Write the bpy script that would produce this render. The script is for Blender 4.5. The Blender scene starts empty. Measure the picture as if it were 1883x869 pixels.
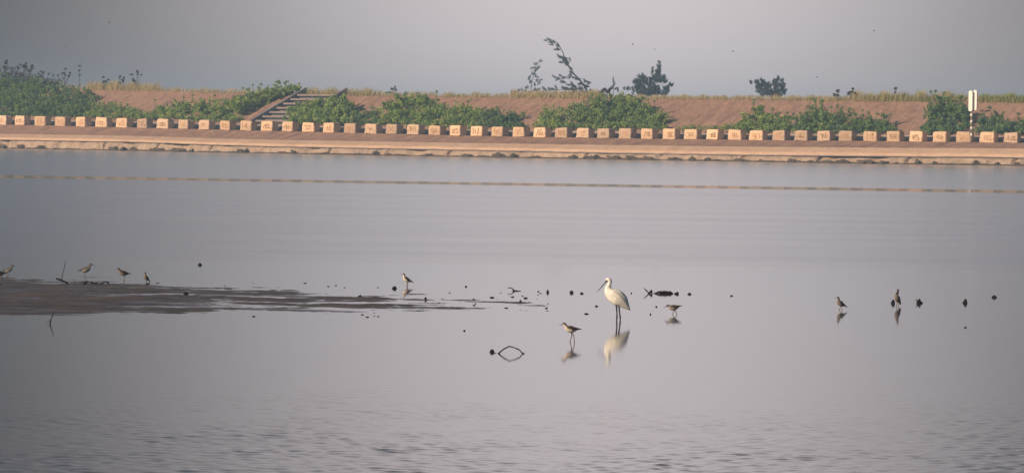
import bpy, bmesh, math, random
import numpy as np
from mathutils import Vector, Matrix, noise

random.seed(7); np.random.seed(7)
SC = bpy.context.scene
COL = SC.collection

# ------------------------------------------------------------------ camera
PW, PH, F, H = 1883.0, 869.0, 9000.0, 2.8
HZ0, HSL = 235.0, 0.0117                      # where the true horizon lies in the frame
pitch = math.atan((PH/2 - HZ0)/F); roll = math.atan(HSL)
fwd = Vector((0, math.cos(pitch), -math.sin(pitch)))
right0 = Vector((1, 0, 0)); up0 = right0.cross(fwd)
R_ = (right0*math.cos(roll) + up0*math.sin(roll)).normalized()
U_ = R_.cross(fwd).normalized()
CAMP = Vector((0, 0, H))
cd = bpy.data.cameras.new('camera'); cam = bpy.data.objects.new('camera', cd); COL.objects.link(cam)
cam.matrix_world = Matrix(((R_.x, U_.x, -fwd.x, 0), (R_.y, U_.y, -fwd.y, 0), (R_.z, U_.z, -fwd.z, H), (0, 0, 0, 1)))
cd.sensor_width = 36; cd.lens = 36*F/PW; cd.clip_start = 0.5; cd.clip_end = 9000
cd.dof.use_dof = False
SC.camera = cam

# ------------------------------------------------------------------ sun, sky, exposure
SUN_EL = math.radians(24)
tosun = Vector((-0.86, -0.51, 0)).normalized()*math.cos(SUN_EL) + Vector((0, 0, math.sin(SUN_EL)))
sl = bpy.data.lights.new('sun', 'SUN'); sl.energy = 5.0; sl.angle = math.radians(0.6); sl.color = (1.0, 0.78, 0.57)
so = bpy.data.objects.new('sun', sl); COL.objects.link(so)
so.rotation_euler = tosun.to_track_quat('Z', 'Y').to_euler()

W = bpy.data.worlds.new('World'); SC.world = W; W.use_nodes = True
nt = W.node_tree; nt.nodes.clear()
def N(tree, typ, **kw):
    n = tree.nodes.new(typ)
    for k, v in kw.items():
        if k == 'ins':
            for a, b in v.items(): n.inputs[a].default_value = b
        else: setattr(n, k, v)
    return n
out = N(nt, 'ShaderNodeOutputWorld'); bg = N(nt, 'ShaderNodeBackground'); bg.inputs['Strength'].default_value = 0.09
sky = N(nt, 'ShaderNodeTexSky'); sky.sky_type = 'NISHITA'; sky.sun_disc = False
sky.sun_elevation = SUN_EL; sky.sun_rotation = math.atan2(tosun.x, tosun.y)
sky.air_density = 1.6; sky.dust_density = 3.0; sky.ozone_density = 1.5
# added sky glow, brightest over the dike, fading sideways to imitate lens vignetting
tc = N(nt, 'ShaderNodeTexCoord'); sx = N(nt, 'ShaderNodeSeparateXYZ'); nt.links.new(tc.outputs['Generated'], sx.inputs[0])
def M(tree, op, a, b=None, c=None, clamp=False):
    n = N(tree, 'ShaderNodeMath', operation=op); n.use_clamp = clamp
    for i, v in enumerate((a, b, c)):
        if v is None: continue
        if isinstance(v, (int, float)): n.inputs[i].default_value = v
        else: tree.links.new(v, n.inputs[i])
    return n.outputs[0]
VX, VZ = 0.018, 0.090
ax = M(nt, 'DIVIDE', M(nt, 'SUBTRACT', sx.outputs[0], VX), 0.096)
az = M(nt, 'DIVIDE', M(nt, 'SUBTRACT', sx.outputs[2], VZ), 0.20)
r2 = M(nt, 'ADD', M(nt, 'MULTIPLY', ax, ax), M(nt, 'MULTIPLY', az, az))
g = M(nt, 'EXPONENT', M(nt, 'MULTIPLY', r2, -1.0))
front = M(nt, 'GREATER_THAN', sx.outputs[1], 0.0)
g = M(nt, 'MULTIPLY', g, front)
tint = N(nt, 'ShaderNodeMix', data_type='RGBA'); tint.blend_type = 'MULTIPLY'; tint.inputs[0].default_value = 1.0
nt.links.new(sky.outputs[0], tint.inputs[6]); tint.inputs[7].default_value = (0.33, 0.45, 0.62, 1)
sky_glow = N(nt, 'ShaderNodeMix', data_type='RGBA'); nt.links.new(g, sky_glow.inputs[0])
dim = N(nt, 'ShaderNodeMix', data_type='RGBA'); dim.blend_type = 'MULTIPLY'
bank = N(nt, 'ShaderNodeMapRange', interpolation_type='SMOOTHSTEP', ins={1: 0.55, 2: 0.97, 3: 0.0, 4: 1.0}); nt.links.new(sx.outputs[1], bank.inputs[0]); hi_ = N(nt, 'ShaderNodeMapRange', interpolation_type='SMOOTHSTEP', ins={1: 0.05, 2: 0.28, 3: 1.0, 4: 0.35}); nt.links.new(sx.outputs[2], hi_.inputs[0])  # made-up dark bank dims the front sky flanks like a vignette
nt.links.new(M(nt, 'MULTIPLY', bank.outputs[0], hi_.outputs[0]), dim.inputs[0])
nt.links.new(tint.outputs[2], dim.inputs[6]); dim.inputs[7].default_value = (0.05, 0.14, 0.27, 1)
nt.links.new(dim.outputs[2], sky_glow.inputs[6]); sky_glow.inputs[7].default_value = (8.5, 7.55, 7.7, 1)
nt.links.new(sky_glow.outputs[2], bg.inputs['Color']); nt.links.new(bg.outputs[0], out.inputs[0])

SC.view_settings.view_transform = 'Standard'; SC.view_settings.look = 'None'
SC.view_settings.gamma = 1; SC.view_settings.exposure = 0.0
SC.render.engine = 'CYCLES'
SC.cycles.volume_bounces = 1

# ------------------------------------------------------------------ pixel <-> world helpers
def yh(x): return HZ0 + (x - PW/2)*HSL
def ray(x, y): return (fwd + R_*((x - PW/2)/F) - U_*((y - PH/2)/F))
def at_z(x, y, z=0.0):
    d = ray(x, y); t = (z - H)/d.z; return CAMP + d*t
def at_depth(x, y, Y):
    d = ray(x, y); t = Y/d.y; return CAMP + d*t
def proj(p):
    v = Vector(p) - CAMP; dz = v.dot(fwd); return PW/2 + v.dot(R_)/dz*F, PH/2 - v.dot(U_)/dz*F

# ------------------------------------------------------------------ materials
def mat(name, base, rough=0.9, spec=0.3, scale=None, var=0.0, scale2=None, var2=0.0, bump=0.0, bscale=4.0, island=0.0, col2=None, stretch=(1, 1, 1), rot=None):
    m = bpy.data.materials.new(name); m.use_nodes = True; t = m.node_tree; b = t.nodes['Principled BSDF']
    b.inputs['Roughness'].default_value = rough; b.inputs['Specular IOR Level'].default_value = spec
    b.inputs['Base Color'].default_value = (*base, 1)
    cur = None
    tcn = N(t, 'ShaderNodeTexCoord'); mp = N(t, 'ShaderNodeMapping'); mp.inputs['Scale'].default_value = stretch
    if rot is not None: mp.vector_type = 'TEXTURE'; mp.inputs['Rotation'].default_value = (0, 0, rot)
    t.links.new(tcn.outputs['Object'], mp.inputs[0])
    def mixc(fac, a, bcol):
        n = N(t, 'ShaderNodeMix', data_type='RGBA'); t.links.new(fac, n.inputs[0])
        if isinstance(a, tuple): n.inputs[6].default_value = (*a, 1)
        else: t.links.new(a, n.inputs[6])
        if isinstance(bcol, tuple): n.inputs[7].default_value = (*bcol, 1)
        else: t.links.new(bcol, n.inputs[7])
        return n.outputs[2]
    cur = tuple(base)
    if col2 is None: col2 = tuple(c*0.5 for c in base)
    if scale:
        nz = N(t, 'ShaderNodeTexNoise', ins={'Scale': scale, 'Detail': 6.0, 'Roughness': 0.65}); t.links.new(mp.outputs[0], nz.inputs['Vector'])
        mr = N(t, 'ShaderNodeMapRange', ins={1: 0.38, 2: 0.66, 3: 0.0, 4: var}); t.links.new(nz.outputs[0], mr.inputs[0])
        cur = mixc(mr.outputs[0], cur, col2)
    if scale2:
        nz = N(t, 'ShaderNodeTexNoise', ins={'Scale': scale2, 'Detail': 4.0, 'Roughness': 0.6}); t.links.new(mp.outputs[0], nz.inputs['Vector'])
        mr = N(t, 'ShaderNodeMapRange', ins={1: 0.45, 2: 0.7, 3: 0.0, 4: var2}); t.links.new(nz.outputs[0], mr.inputs[0])
        cur = mixc(mr.outputs[0], cur, tuple(min(1, c*1.5) for c in base))
    if island:
        gi = N(t, 'ShaderNodeNewGeometry'); mr = N(t, 'ShaderNodeMapRange', ins={1: 0.0, 2: 1.0, 3: 0.0, 4: island}); t.links.new(gi.outputs['Random Per Island'], mr.inputs[0])
        cur = mixc(mr.outputs[0], cur, col2)
    if not isinstance(cur, tuple): t.links.new(cur, b.inputs['Base Color'])
    if bump:
        nz = N(t, 'ShaderNodeTexNoise', ins={'Scale': bscale, 'Detail': 6.0, 'Roughness': 0.7}); t.links.new(mp.outputs[0], nz.inputs['Vector'])
        bp = N(t, 'ShaderNodeBump', ins={'Strength': 0.8, 'Distance': bump}); t.links.new(nz.outputs[0], bp.inputs['Height']); t.links.new(bp.outputs[0], b.inputs['Normal'])
    return m
def leafmat(name, base, col2, rough=0.55, trans=0.25):
    m = mat(name, base, rough=rough, spec=0.3, island=1.0, col2=col2)
    t = m.node_tree; b = t.nodes['Principled BSDF']; o = t.nodes['Material Output']
    tr = N(t, 'ShaderNodeBsdfTranslucent'); mx = N(t, 'ShaderNodeMixShader'); mx.inputs[0].default_value = trans
    src = b.inputs['Base Color'].links[0].from_socket; t.links.new(src, tr.inputs[0])
    t.links.new(b.outputs[0], mx.inputs[1]); t.links.new(tr.outputs[0], mx.inputs[2]); t.links.new(mx.outputs[0], o.inputs['Surface'])
    return m
def vcolmat(name, rough=0.8):
    m = bpy.data.materials.new(name); m.use_nodes = True; t = m.node_tree; b = t.nodes['Principled BSDF']
    b.inputs['Roughness'].default_value = rough; b.inputs['Specular IOR Level'].default_value = 0.2
    a = N(t, 'ShaderNodeAttribute', attribute_name='plumage')
    nz = N(t, 'ShaderNodeTexNoise', ins={'Scale': 90.0, 'Detail': 3.0}); tcn = N(t, 'ShaderNodeTexCoord'); t.links.new(tcn.outputs['Object'], nz.inputs['Vector'])
    mr = N(t, 'ShaderNodeMapRange', ins={1: 0.35, 2: 0.65, 3: 0.75, 4: 1.12}); t.links.new(nz.outputs[0], mr.inputs[0])
    mx = N(t, 'ShaderNodeMix', data_type='RGBA'); mx.blend_type = 'MULTIPLY'; mx.inputs[0].default_value = 1
    t.links.new(a.outputs['Color'], mx.inputs[6]); t.links.new(mr.outputs[0], mx.inputs[7]); t.links.new(mx.outputs[2], b.inputs['Base Color'])
    return m

RT = math.radians(-41)
MT = dict(
 apron=mat('apron_concrete', (0.35, 0.205, 0.14), 0.95, 0.1, 1.2, 0.85, 3.5, 0.6, 0.08, 3.0, col2=(0.19, 0.12, 0.09), rot=RT, stretch=(0.8, 6, 1)),
 lip=mat('lip_concrete', (0.55, 0.37, 0.25), 0.95, 0.1, 0.5, 0.5, 3, 0.3, 0.04, 4, col2=(0.36, 0.21, 0.14)),
 footing=mat('footing_concrete', (0.40, 0.29, 0.21), 0.95, 0.1, 0.9, 0.7, 3, 0.4, 0.08, 3, col2=(0.17, 0.12, 0.09)),
 slope=mat('slope_earth', (0.34, 0.20, 0.14), 0.97, 0.05, 1.1, 0.85, 4.0, 0.5, 0.25, 1.6, col2=(0.20, 0.13, 0.10), rot=RT, stretch=(0.9, 3.5, 1)),
 block=mat('block_concrete', (0.66, 0.46, 0.29), 0.9, 0.15, 1.2, 0.6, 5, 0.3, 0.02, 8, col2=(0.40, 0.25, 0.165)),
 blockb=mat('block_concrete_grey', (0.52, 0.37, 0.255), 0.9, 0.15, 1.5, 0.7, 5, 0.3, 0.02, 8, col2=(0.36, 0.25, 0.18)),
 paint=mat('ochre_paint', (0.36, 0.19, 0.09), 0.8, 0.2, 6, 0.8, col2=(0.6, 0.38, 0.22)),
 wall=mat('low_wall_concrete', (0.42, 0.33, 0.28), 0.95, 0.1, 1.0, 0.7, 4, 0.3, 0.03, 5, col2=(0.22, 0.17, 0.14)),
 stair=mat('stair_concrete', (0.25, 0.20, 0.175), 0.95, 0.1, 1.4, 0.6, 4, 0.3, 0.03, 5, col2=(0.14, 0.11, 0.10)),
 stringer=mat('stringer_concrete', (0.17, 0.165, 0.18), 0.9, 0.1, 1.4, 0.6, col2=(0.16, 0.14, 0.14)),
 rock=mat('shore_rock', (0.10, 0.075, 0.055), 0.85, 0.3, 2.0, 0.8, 6, 0.5, 0.05, 6, col2=(0.04, 0.032, 0.026)),
 white=mat('white_paint', (0.85, 0.80, 0.72), 0.6, 0.4, 3, 0.3, col2=(0.6, 0.52, 0.44)),
 post=mat('banded_post', (0.30, 0.24, 0.20), 0.8, 0.3, 5, 0.8, col2=(0.1, 0.08, 0.08)),
 wood=mat('wet_wood', (0.012, 0.009, 0.008), 0.8, 0.12, 12, 0.8, col2=(0.035, 0.022, 0.02)),
 stone=mat('wet_stone', (0.010, 0.008, 0.008), 0.85, 0.12, 14, 0.8, 0, 0, 0.02, 20, col2=(0.022, 0.016, 0.015)),
 bark=mat('bark', (0.10, 0.075, 0.06), 0.9, 0.1, 3, 0.6, col2=(0.05, 0.04, 0.035)),
 twig=mat('dry_twigs', (0.085, 0.06, 0.055), 0.9, 0.1, 3, 0.6, col2=(0.05, 0.035, 0.035)),
 leafA=leafmat('leaf_green', (0.36, 0.48, 0.12), (0.15, 0.26, 0.08), trans=0.5),
 leafB=leafmat('leaf_yellow_green', (0.58, 0.64, 0.17), (0.30, 0.43, 0.11), trans=0.5),
 leafC=leafmat('leaf_dark', (0.18, 0.29, 0.11), (0.08, 0.14, 0.07)),
 leafD=leafmat('leaf_dry', (0.13, 0.09, 0.08), (0.05, 0.035, 0.035)),
 needle=leafmat('needles', (0.13, 0.17, 0.17), (0.07, 0.10, 0.11), trans=0.3),  # distance haze painted in: needle colour paled and shifted to blue
 grassdry=leafmat('grass_dry', (0.66, 0.52, 0.28), (0.36, 0.31, 0.13), 0.8, 0.35),
 grassgreen=leafmat('grass_green', (0.40, 0.43, 0.11), (0.15, 0.19, 0.05), 0.8, 0.35),
 plum=vcolmat('plumage'),
 black=mat('black_skin', (0.018, 0.015, 0.015), 0.45, 0.4, 20, 0.5, col2=(0.04, 0.035, 0.03)),
 leg=mat('leg_skin', (0.16, 0.12, 0.08), 0.6, 0.3, 20, 0.5, col2=(0.09, 0.07, 0.05)),
)

for _k in ('block', 'blockb', 'paint', 'rock', 'stone'):
    _m = MT[_k]; _tr = _m.node_tree; _b = _tr.nodes['Principled BSDF']; _oi = N(_tr, 'ShaderNodeObjectInfo'); _mr = N(_tr, 'ShaderNodeMapRange', ins={1: 0.0, 2: 1.0, 3: 0.80, 4: 1.22})
    _tr.links.new(_oi.outputs['Random'], _mr.inputs[0]); _mx = N(_tr, 'ShaderNodeMix', data_type='RGBA'); _mx.blend_type = 'MULTIPLY'; _mx.inputs[0].default_value = 1
    _src = _b.inputs['Base Color'].links[0].from_socket; _tr.links.new(_src, _mx.inputs[6]); _tr.links.new(_mr.outputs[0], _mx.inputs[7]); _tr.links.new(_mx.outputs[2], _b.inputs['Base Color'])

# ------------------------------------------------------------------ object helpers
def mesh_obj(name, verts, faces, m, parent=None, smooth=False, col=None):
    me = bpy.data.meshes.new(name); me.from_pydata([tuple(v) for v in verts], [], faces); me.update()
    o = bpy.data.objects.new(name, me); COL.objects.link(o); me.materials.append(m)
    if smooth: me.polygons.foreach_set('use_smooth', [True]*len(me.polygons))
    if col is not None:
        a = me.color_attributes.new('plumage', 'FLOAT_COLOR', 'POINT')
        a.data.foreach_set('color', np.array([(*c, 1.0) for c in col], dtype=np.float32).ravel())
    if parent: o.parent = parent
    return o
def tag(o, label=None, cat=None, group=None, kind=None):
    if label: o['label'] = label
    if cat: o['category'] = cat
    if group: o['group'] = group
    if kind: o['kind'] = kind
    return o
def thing(name, loc, label, cat, group=None):
    o = bpy.data.objects.new(name, None); COL.objects.link(o); o.location = loc; o.empty_display_size = 0.2
    return tag(o, label, cat, group)
class MB:
    def __init__(s): s.v = []; s.f = []
    def add(s, vs, fs):
        b = len(s.v); s.v += [Vector(v) for v in vs]; s.f += [tuple(i+b for i in f) for f in fs]
    def box(s, c, sz, rot=None):
        x, y, z = (a/2 for a in sz); vs = [Vector((i*x, j*y, k*z)) for k in (-1, 1) for j in (-1, 1) for i in (-1, 1)]
        if rot is not None: vs = [rot @ v for v in vs]
        s.add([v + Vector(c) for v in vs], [(0, 2, 3, 1), (4, 5, 7, 6), (0, 1, 5, 4), (2, 6, 7, 3), (0, 4, 6, 2), (1, 3, 7, 5)])
    def tube(s, pts, rads, seg=6):
        pts = [Vector(p) for p in pts]; rings = []
        for i, p in enumerate(pts):
            d = (pts[min(i+1, len(pts)-1)] - pts[max(i-1, 0)]).normalized()
            a = d.cross(Vector((0.13, 0.9, 0.31))).normalized(); b = d.cross(a)
            r = rads[i] if hasattr(rads, '__len__') else rads
            rings.append([p + (a*math.cos(q) + b*math.sin(q))*r for q in (2*math.pi*k/seg for k in range(seg))])
        vs = [v for r in rings for v in r]; fs = []
        for i in range(len(pts)-1):
            for k in range(seg):
                a0 = i*seg+k; a1 = i*seg+(k+1) % seg; fs.append((a0, a1, a1+seg, a0+seg))
        fs.append(tuple(range(seg-1, -1, -1))); n = len(vs); fs.append(tuple(range(n-seg, n)))
        s.add(vs, fs)
    def build(s, name, m, parent=None, smooth=False): return mesh_obj(name, s.v, s.f, m, parent, smooth)

# ------------------------------------------------------------------ dike geometry, fitted to the shoreline
wx = np.array([0, 480, 920, 1380, 1883.]); wy = np.array([272.5, 281.5, 290.5, 299, 304])
wd = wy - (HZ0 + (wx - PW/2)*HSL)
c1 = np.polyfit(wx, wd, 1); c2 = np.polyfit(wx, wd, 2)
def wdiff(x):
    xc = min(max(x, -150), 2050); return 0.6*np.polyval(c1, x) + 0.4*(np.polyval(c2, xc) + (x-xc)*c1[0])
pl = at_z(0, yh(0)+wdiff(0)); pr = at_z(PW, yh(PW)+wdiff(PW)); P0 = (pl+pr)/2
TD = (pr-pl).normalized(); ND = Vector((-TD.y, TD.x, 0)); ND = ND if ND.y > 0 else -ND
_s = []; _c = []
for x in np.linspace(-500, 2500, 200):
    p = at_z(x, yh(x)+wdiff(x)) - P0; _s.append(p.dot(TD)); _c.append(p.dot(ND))
_s = np.array(_s); _c = np.array(_c)
def D(s, o):                                   # plan position at s metres along the dike, o metres inland of the waterline
    return P0 + TD*s + ND*(o + float(np.interp(s, _s, _c)))
def hit(x, y, o):                              # point of the pixel ray at inland offset o; returns (s, z, point)
    d = ray(x, y); lo, hi = 100.0, 1500.0
    for _ in range(50):
        t = (lo+hi)/2; p = CAMP + d*t - P0; q = p.dot(ND) - float(np.interp(p.dot(TD), _s, _c))
        if q > o: hi = t
        else: lo = t
    p = CAMP + d*lo; return (p-P0).dot(TD), p.z, p
def row(table, o):
    xs, ys = zip(*table); ss = []; zs = []
    for x in np.linspace(-450, 2400, 120):
        xc = min(max(x, xs[0]), xs[-1]); y = np.interp(xc, xs, ys) + (x-xc)*0.02
        s, z, _ = hit(x, y, o); ss.append(s); zs.append(z)
    z = np.array(zs); k = np.ones(9)/9; zp = np.pad(z, 4, mode='edge'); z = np.convolve(zp, k, 'valid')
    return np.array(ss), z
O_FT, O_LIP, O_AP, O_BL, O_WB, O_SB, O_CR = 0.75, 0.55, 2.0, 5.6, 7.2, 7.6, 15.5
T_dark = [(0, 256), (240, 259.5), (440, 267), (920, 275.5), (1100, 279.5), (1380, 283.5), (1883, 288.5)]
T_band = [(0, 246), (240, 249.5), (440, 256), (920, 264), (1380, 270), (1883, 273)]
T_base = [(37, 229.3), (450, 239.2), (900, 250), (1150, 254), (1390, 257), (1856, 261.5)]
T_crest = [(0, 160), (280, 167), (480, 172.5), (900, 178.5), (1400, 183), (1883, 187)]
Rr = {'dark': row(T_dark, O_LIP), 'band': row(T_band, O_AP), 'base': row(T_base, O_BL), 'crest': row(T_crest, O_CR)}
def zr(k, s): return float(np.interp(s, *Rr[k]))
def fbm(p, sc, octv=4): return noise.fractal(Vector(p)*sc, 0.9, 2.1, octv)
S0, S1 = float(_s[0])+5, float(_s[-1])-5
print('dike s range', S0, S1, 'angle', math.degrees(math.atan2(-TD.y, TD.x)))

def slope_z(s, o):
    zb = zr('base', s); zc = zr('crest', s)
    if o <= O_SB: return zb + 0.12
    t = (o-O_SB)/(O_CR-O_SB)
    z = zb + 0.12 + (zc - zb - 0.12)*min(t, 1)
    if o > O_CR: z = zc - 0.02*(o-O_CR)
    return z
def slope_disp(s, o):
    if o <= O_SB or o >= O_CR: return 0
    e = math.sin(math.pi*min(1, (o-O_SB)/(O_CR-O_SB)))
    g_ = (s*0.36 + 0.6*math.sin(s*0.23) + 0.05*o*noise.noise(Vector((s*0.1, 0, 8)))) % 1.0
    groove = -0.30*math.exp(-((g_-0.5)/0.13)**2)*max(0, 0.3+1.3*noise.noise(Vector((s*0.17, o*0.12, 3))))
    return e*(groove + 0.18*fbm((s, o*0.5, 0), 0.45) + 0.09*fbm((s, o*0.6, 5), 1.5))
def px_slope(x, y):                            # pixel -> point on the upper slope (bisect on offset)
    lo, hi = O_SB, O_CR
    s, z, p = hit(x, y, hi)
    if z >= slope_z(s, hi): return s, O_CR, p
    s, z, p = hit(x, y, lo)
    if z <= slope_z(s, lo): return s, O_SB, p
    for _ in range(25):
        o = (lo+hi)/2; s, z, p = hit(x, y, o)
        if z > slope_z(s, o): lo = o
        else: hi = o
    return s, o, p

# ------------------------------------------------------------------ SETTING: ground, water, mud
def sheet(name, ss, os_, zf, m, smooth=True, jitter=None):
    vs = []; fs = []; n = len(os_)
    for i, s in enumerate(ss):
        for j, o in enumerate(os_):
            p = D(s, o); vs.append((p.x, p.y, zf(s, o)))
            if i and j: a = (i-1)*n+j-1; fs.append((a, a+n, a+n+1, a+1))
    return mesh_obj(name, vs, fs, m, smooth=smooth)
ss = np.arange(S0, S1, 0.2)
oo = [6.0, 6.9, 7.2, O_SB] + list(np.arange(O_SB+0.35, O_CR, 0.35)) + [O_CR, O_CR+0.6, O_CR+2, O_CR+8, O_CR+40, O_CR+400, O_CR+2200]
def gz(s, o): return slope_z(s, min(o, O_CR+60)) + slope_disp(s, o)
tag(sheet('ground', ss, oo, gz, MT['slope']), kind='structure')

def water_material():
    m = bpy.data.materials.new('water'); m.use_nodes = True; t = m.node_tree; b = t.nodes['Principled BSDF']
    b.inputs['Base Color'].default_value = (0.030, 0.034, 0.036, 1); b.inputs['IOR'].default_value = 1.333
    tcn = N(t, 'ShaderNodeTexCoord'); s = N(t, 'ShaderNodeSeparateXYZ'); t.links.new(tcn.outputs['Object'], s.inputs[0])
    big = N(t, 'ShaderNodeTexNoise', ins={'Scale': 0.12, 'Detail': 2.0}); t.links.new(tcn.outputs['Object'], big.inputs['Vector'])
    Y = M(t, 'ADD', s.outputs[1], M(t, 'MULTIPLY', M(t, 'SUBTRACT', big.outputs[0], 0.5), 5.0))
    def step(v, a, bb): return M(t, 'SMOOTHSTEP', v) if False else mr_(v, a, bb)
    def mr_(v, a, bb):
        n = N(t, 'ShaderNodeMapRange', interpolation_type='SMOOTHSTEP', ins={1: a, 2: bb, 3: 0.0, 4: 1.0}); t.links.new(v, n.inputs[0]); return n.outputs[0]
    far = mr_(s.outputs[1], 99.8, 101.0)                       # breeze-ruffled beyond the flats
    near = M(t, 'SUBTRACT', 1.0, mr_(Y, 41.0, 54.0))           # ripples in the near water
    # smooth slick lying across the far water
    Ys = M(t, 'ADD', s.outputs[1], M(t, 'MULTIPLY', s.outputs[0], SLK))
    slick = M(t, 'MULTIPLY', mr_(Ys, SL0-3, SL0+1), M(t, 'SUBTRACT', 1.0, mr_(Ys, SL1-1, SL1+3)))
    farr = M(t, 'MULTIPLY', far, M(t, 'SUBTRACT', 1.0, M(t, 'MULTIPLY', slick, 0.97)))
    streak = N(t, 'ShaderNodeTexNoise', ins={'Scale': 1.0, 'Detail': 3.0}); mp = N(t, 'ShaderNodeMapping'); mp.inputs['Scale'].default_value = (0.02, 0.16, 1)
    t.links.new(tcn.outputs['Object'], mp.inputs[0]); t.links.new(mp.outputs[0], streak.inputs['Vector'])
    rf = M(t, 'MULTIPLY', farr, M(t, 'ADD', 0.10, M(t, 'MULTIPLY', streak.outputs[0], 0.10)))
    rough = M(t,'ADD',0.050, M(t,'MULTIPLY', farr, M(t,'ADD',0.15, M(t,'MULTIPLY', M(t,'SUBTRACT',streak.outputs[0],0.5), 0.14))))
    rough = M(t, 'ADD', rough, M(t, 'MULTIPLY', slick, 0.020))
    t.links.new(rough, b.inputs['Roughness'])
    n1 = N(t, 'ShaderNodeTexNoise', ins={'Scale': 7.0, 'Detail': 2.0, 'Roughness': 0.55}); m1 = N(t, 'ShaderNodeMapping'); m1.inputs['Scale'].default_value = (1.0, 0.8, 1)
    t.links.new(tcn.outputs['Object'], m1.inputs[0]); t.links.new(m1.outputs[0], n1.inputs['Vector'])
    patch = N(t, 'ShaderNodeMapRange', interpolation_type='SMOOTHSTEP', ins={1: 0.42, 2: 0.72, 3: 0.22, 4: 1.0}); pn = N(t, 'ShaderNodeTexNoise', ins={'Scale': 1.7, 'Detail': 2.0}); t.links.new(m1.outputs[0], pn.inputs['Vector']); t.links.new(pn.outputs[0], patch.inputs[0])
    n2 = N(t, 'ShaderNodeTexNoise', ins={'Scale': 1.3, 'Detail': 3.0, 'Roughness': 0.5}); t.links.new(tcn.outputs['Object'], n2.inputs['Vector'])
    h = M(t, 'ADD', M(t, 'MULTIPLY', n1.outputs[0], M(t, 'ADD', M(t, 'MULTIPLY', M(t,'MULTIPLY',near,patch.outputs[0]), 0.0), 0.0004)),
          M(t, 'MULTIPLY', n2.outputs[0], M(t, 'ADD', M(t, 'MULTIPLY', farr, 0.0022), 0.0)))
    bp = N(t, 'ShaderNodeBump', ins={'Strength': 1.0, 'Distance': 1.0}); t.links.new(h, bp.inputs['Height']); t.links.new(bp.outputs[0], b.inputs['Normal'])
    gl = N(t,'ShaderNodeBsdfGlossy'); gl.distribution='MULTI_GGX'; fr=N(t,'ShaderNodeFresnel',ins={'IOR':1.333}); df=N(t,'ShaderNodeBsdfDiffuse'); df.inputs[0].default_value=(.03,.034,.036,1)
    gl.inputs['Color'].default_value=(1,1,1,1)
    t.links.new(rough, gl.inputs['Roughness']); t.links.new(bp.outputs[0], gl.inputs['Normal']); t.links.new(bp.outputs[0], fr.inputs['Normal'])
    mx=N(t,'ShaderNodeMixShader'); t.links.new(fr.outputs[0],mx.inputs[0]); t.links.new(df.outputs[0],mx.inputs[1]); t.links.new(gl.outputs[0],mx.inputs[2]); t.links.new(mx.outputs[0], t.nodes['Material Output'].inputs[0])
    return m
_a = at_z(0, 324.5); _b = at_z(1883, 352.5)
SLK = -(_b.y-_a.y)/(_b.x-_a.x); SLC = _a.y + SLK*_a.x; SL0, SL1 = SLC-5.5, SLC+5.5
wv = [(-900, -40), (900, -40), (900, 1100), (-900, 1100)]
# the water sheet ends under the dike's footing
pA = D(S0, 4) - TD*300; pB = D(S1, 4) + TD*300
def water_mesh():
    rg = np.random.RandomState(11); xs = np.arange(-10, 10.01, 0.03); ys = np.arange(27, 55.01, 0.05); X, Y = np.meshgrid(xs, ys, indexing='ij'); Z = np.zeros_like(X)
    for _ in range(80):
        lam = 0.10*(3.6**rg.rand()); th = math.pi/2 + rg.normal(0, 0.8); k = 2*math.pi/lam
        Z += (lam**1.15)*np.sin(k*(X*math.cos(th)+Y*math.sin(th)) + rg.rand()*6.283 + 0.8*np.sin(X*rg.uniform(.5, 2)+Y*rg.uniform(-1, 1)))
    Z *= 0.0030*WAVE
    P = np.zeros_like(X)
    for _ in range(14):
        th = rg.rand()*6.283; k = 2*math.pi/(0.8*(6**rg.rand())); P += np.sin(k*(X*math.cos(th)+Y*math.sin(th)*0.7)+rg.rand()*6.283)
    P = np.clip(0.72+0.07*P, 0.3, 1.1)
    fade = np.clip((54-(Y+0.8*np.sin(X*0.9)+0.5*np.sin(X*2.3+1)))/14.0, 0, 1)**1.1*np.clip((10-np.abs(X))/1.5, 0, 1)*np.clip((Y-27)/1.0, 0, 1)
    Z *= P*fade; Z[0, :] = Z[-1, :] = 0; Z[:, 0] = Z[:, -1] = 0
    nx, ny = X.shape; v = np.stack([X, Y, Z], -1).reshape(-1, 3)
    i, j = np.meshgrid(np.arange(nx-1), np.arange(ny-1), indexing='ij'); a_ = (i*ny+j).ravel(); q = np.stack([a_, a_+ny, a_+ny+1, a_+1], -1)
    n0 = len(v); x0, x1, y0, y1 = xs[0], xs[-1], ys[0], ys[-1]
    ex = np.array([(-900, -40, 0), (900, -40, 0), (900, y0, 0), (-900, y0, 0), (x0, y0, 0), (x0, y1, 0), (-900, y1, 0), (x1, y0, 0), (900, y1, 0), (x1, y1, 0), (pB.x, pB.y, 0), (pA.x, pA.y, 0)])
    q2 = np.array([(0, 1, 2, 3), (3, 4, 5, 6), (7, 2, 8, 9), (6, 8, 10, 11)]) + n0
    v = np.concatenate([v, ex]); q = np.concatenate([q, q2]); me = bpy.data.meshes.new('water')
    me.vertices.add(len(v)); me.vertices.foreach_set('co', v.ravel()); me.loops.add(q.size); me.loops.foreach_set('vertex_index', q.ravel()); me.polygons.add(len(q)); me.polygons.foreach_set('loop_start', np.arange(0, q.size, 4)); me.polygons.foreach_set('use_smooth', np.ones(len(q), bool))
    me.update(calc_edges=True); me.validate(); o = bpy.data.objects.new('water', me); COL.objects.link(o); me.materials.append(water_material())
WAVE = 1.05
water_mesh()
tag(bpy.data.objects['water'], kind='structure')

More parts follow.
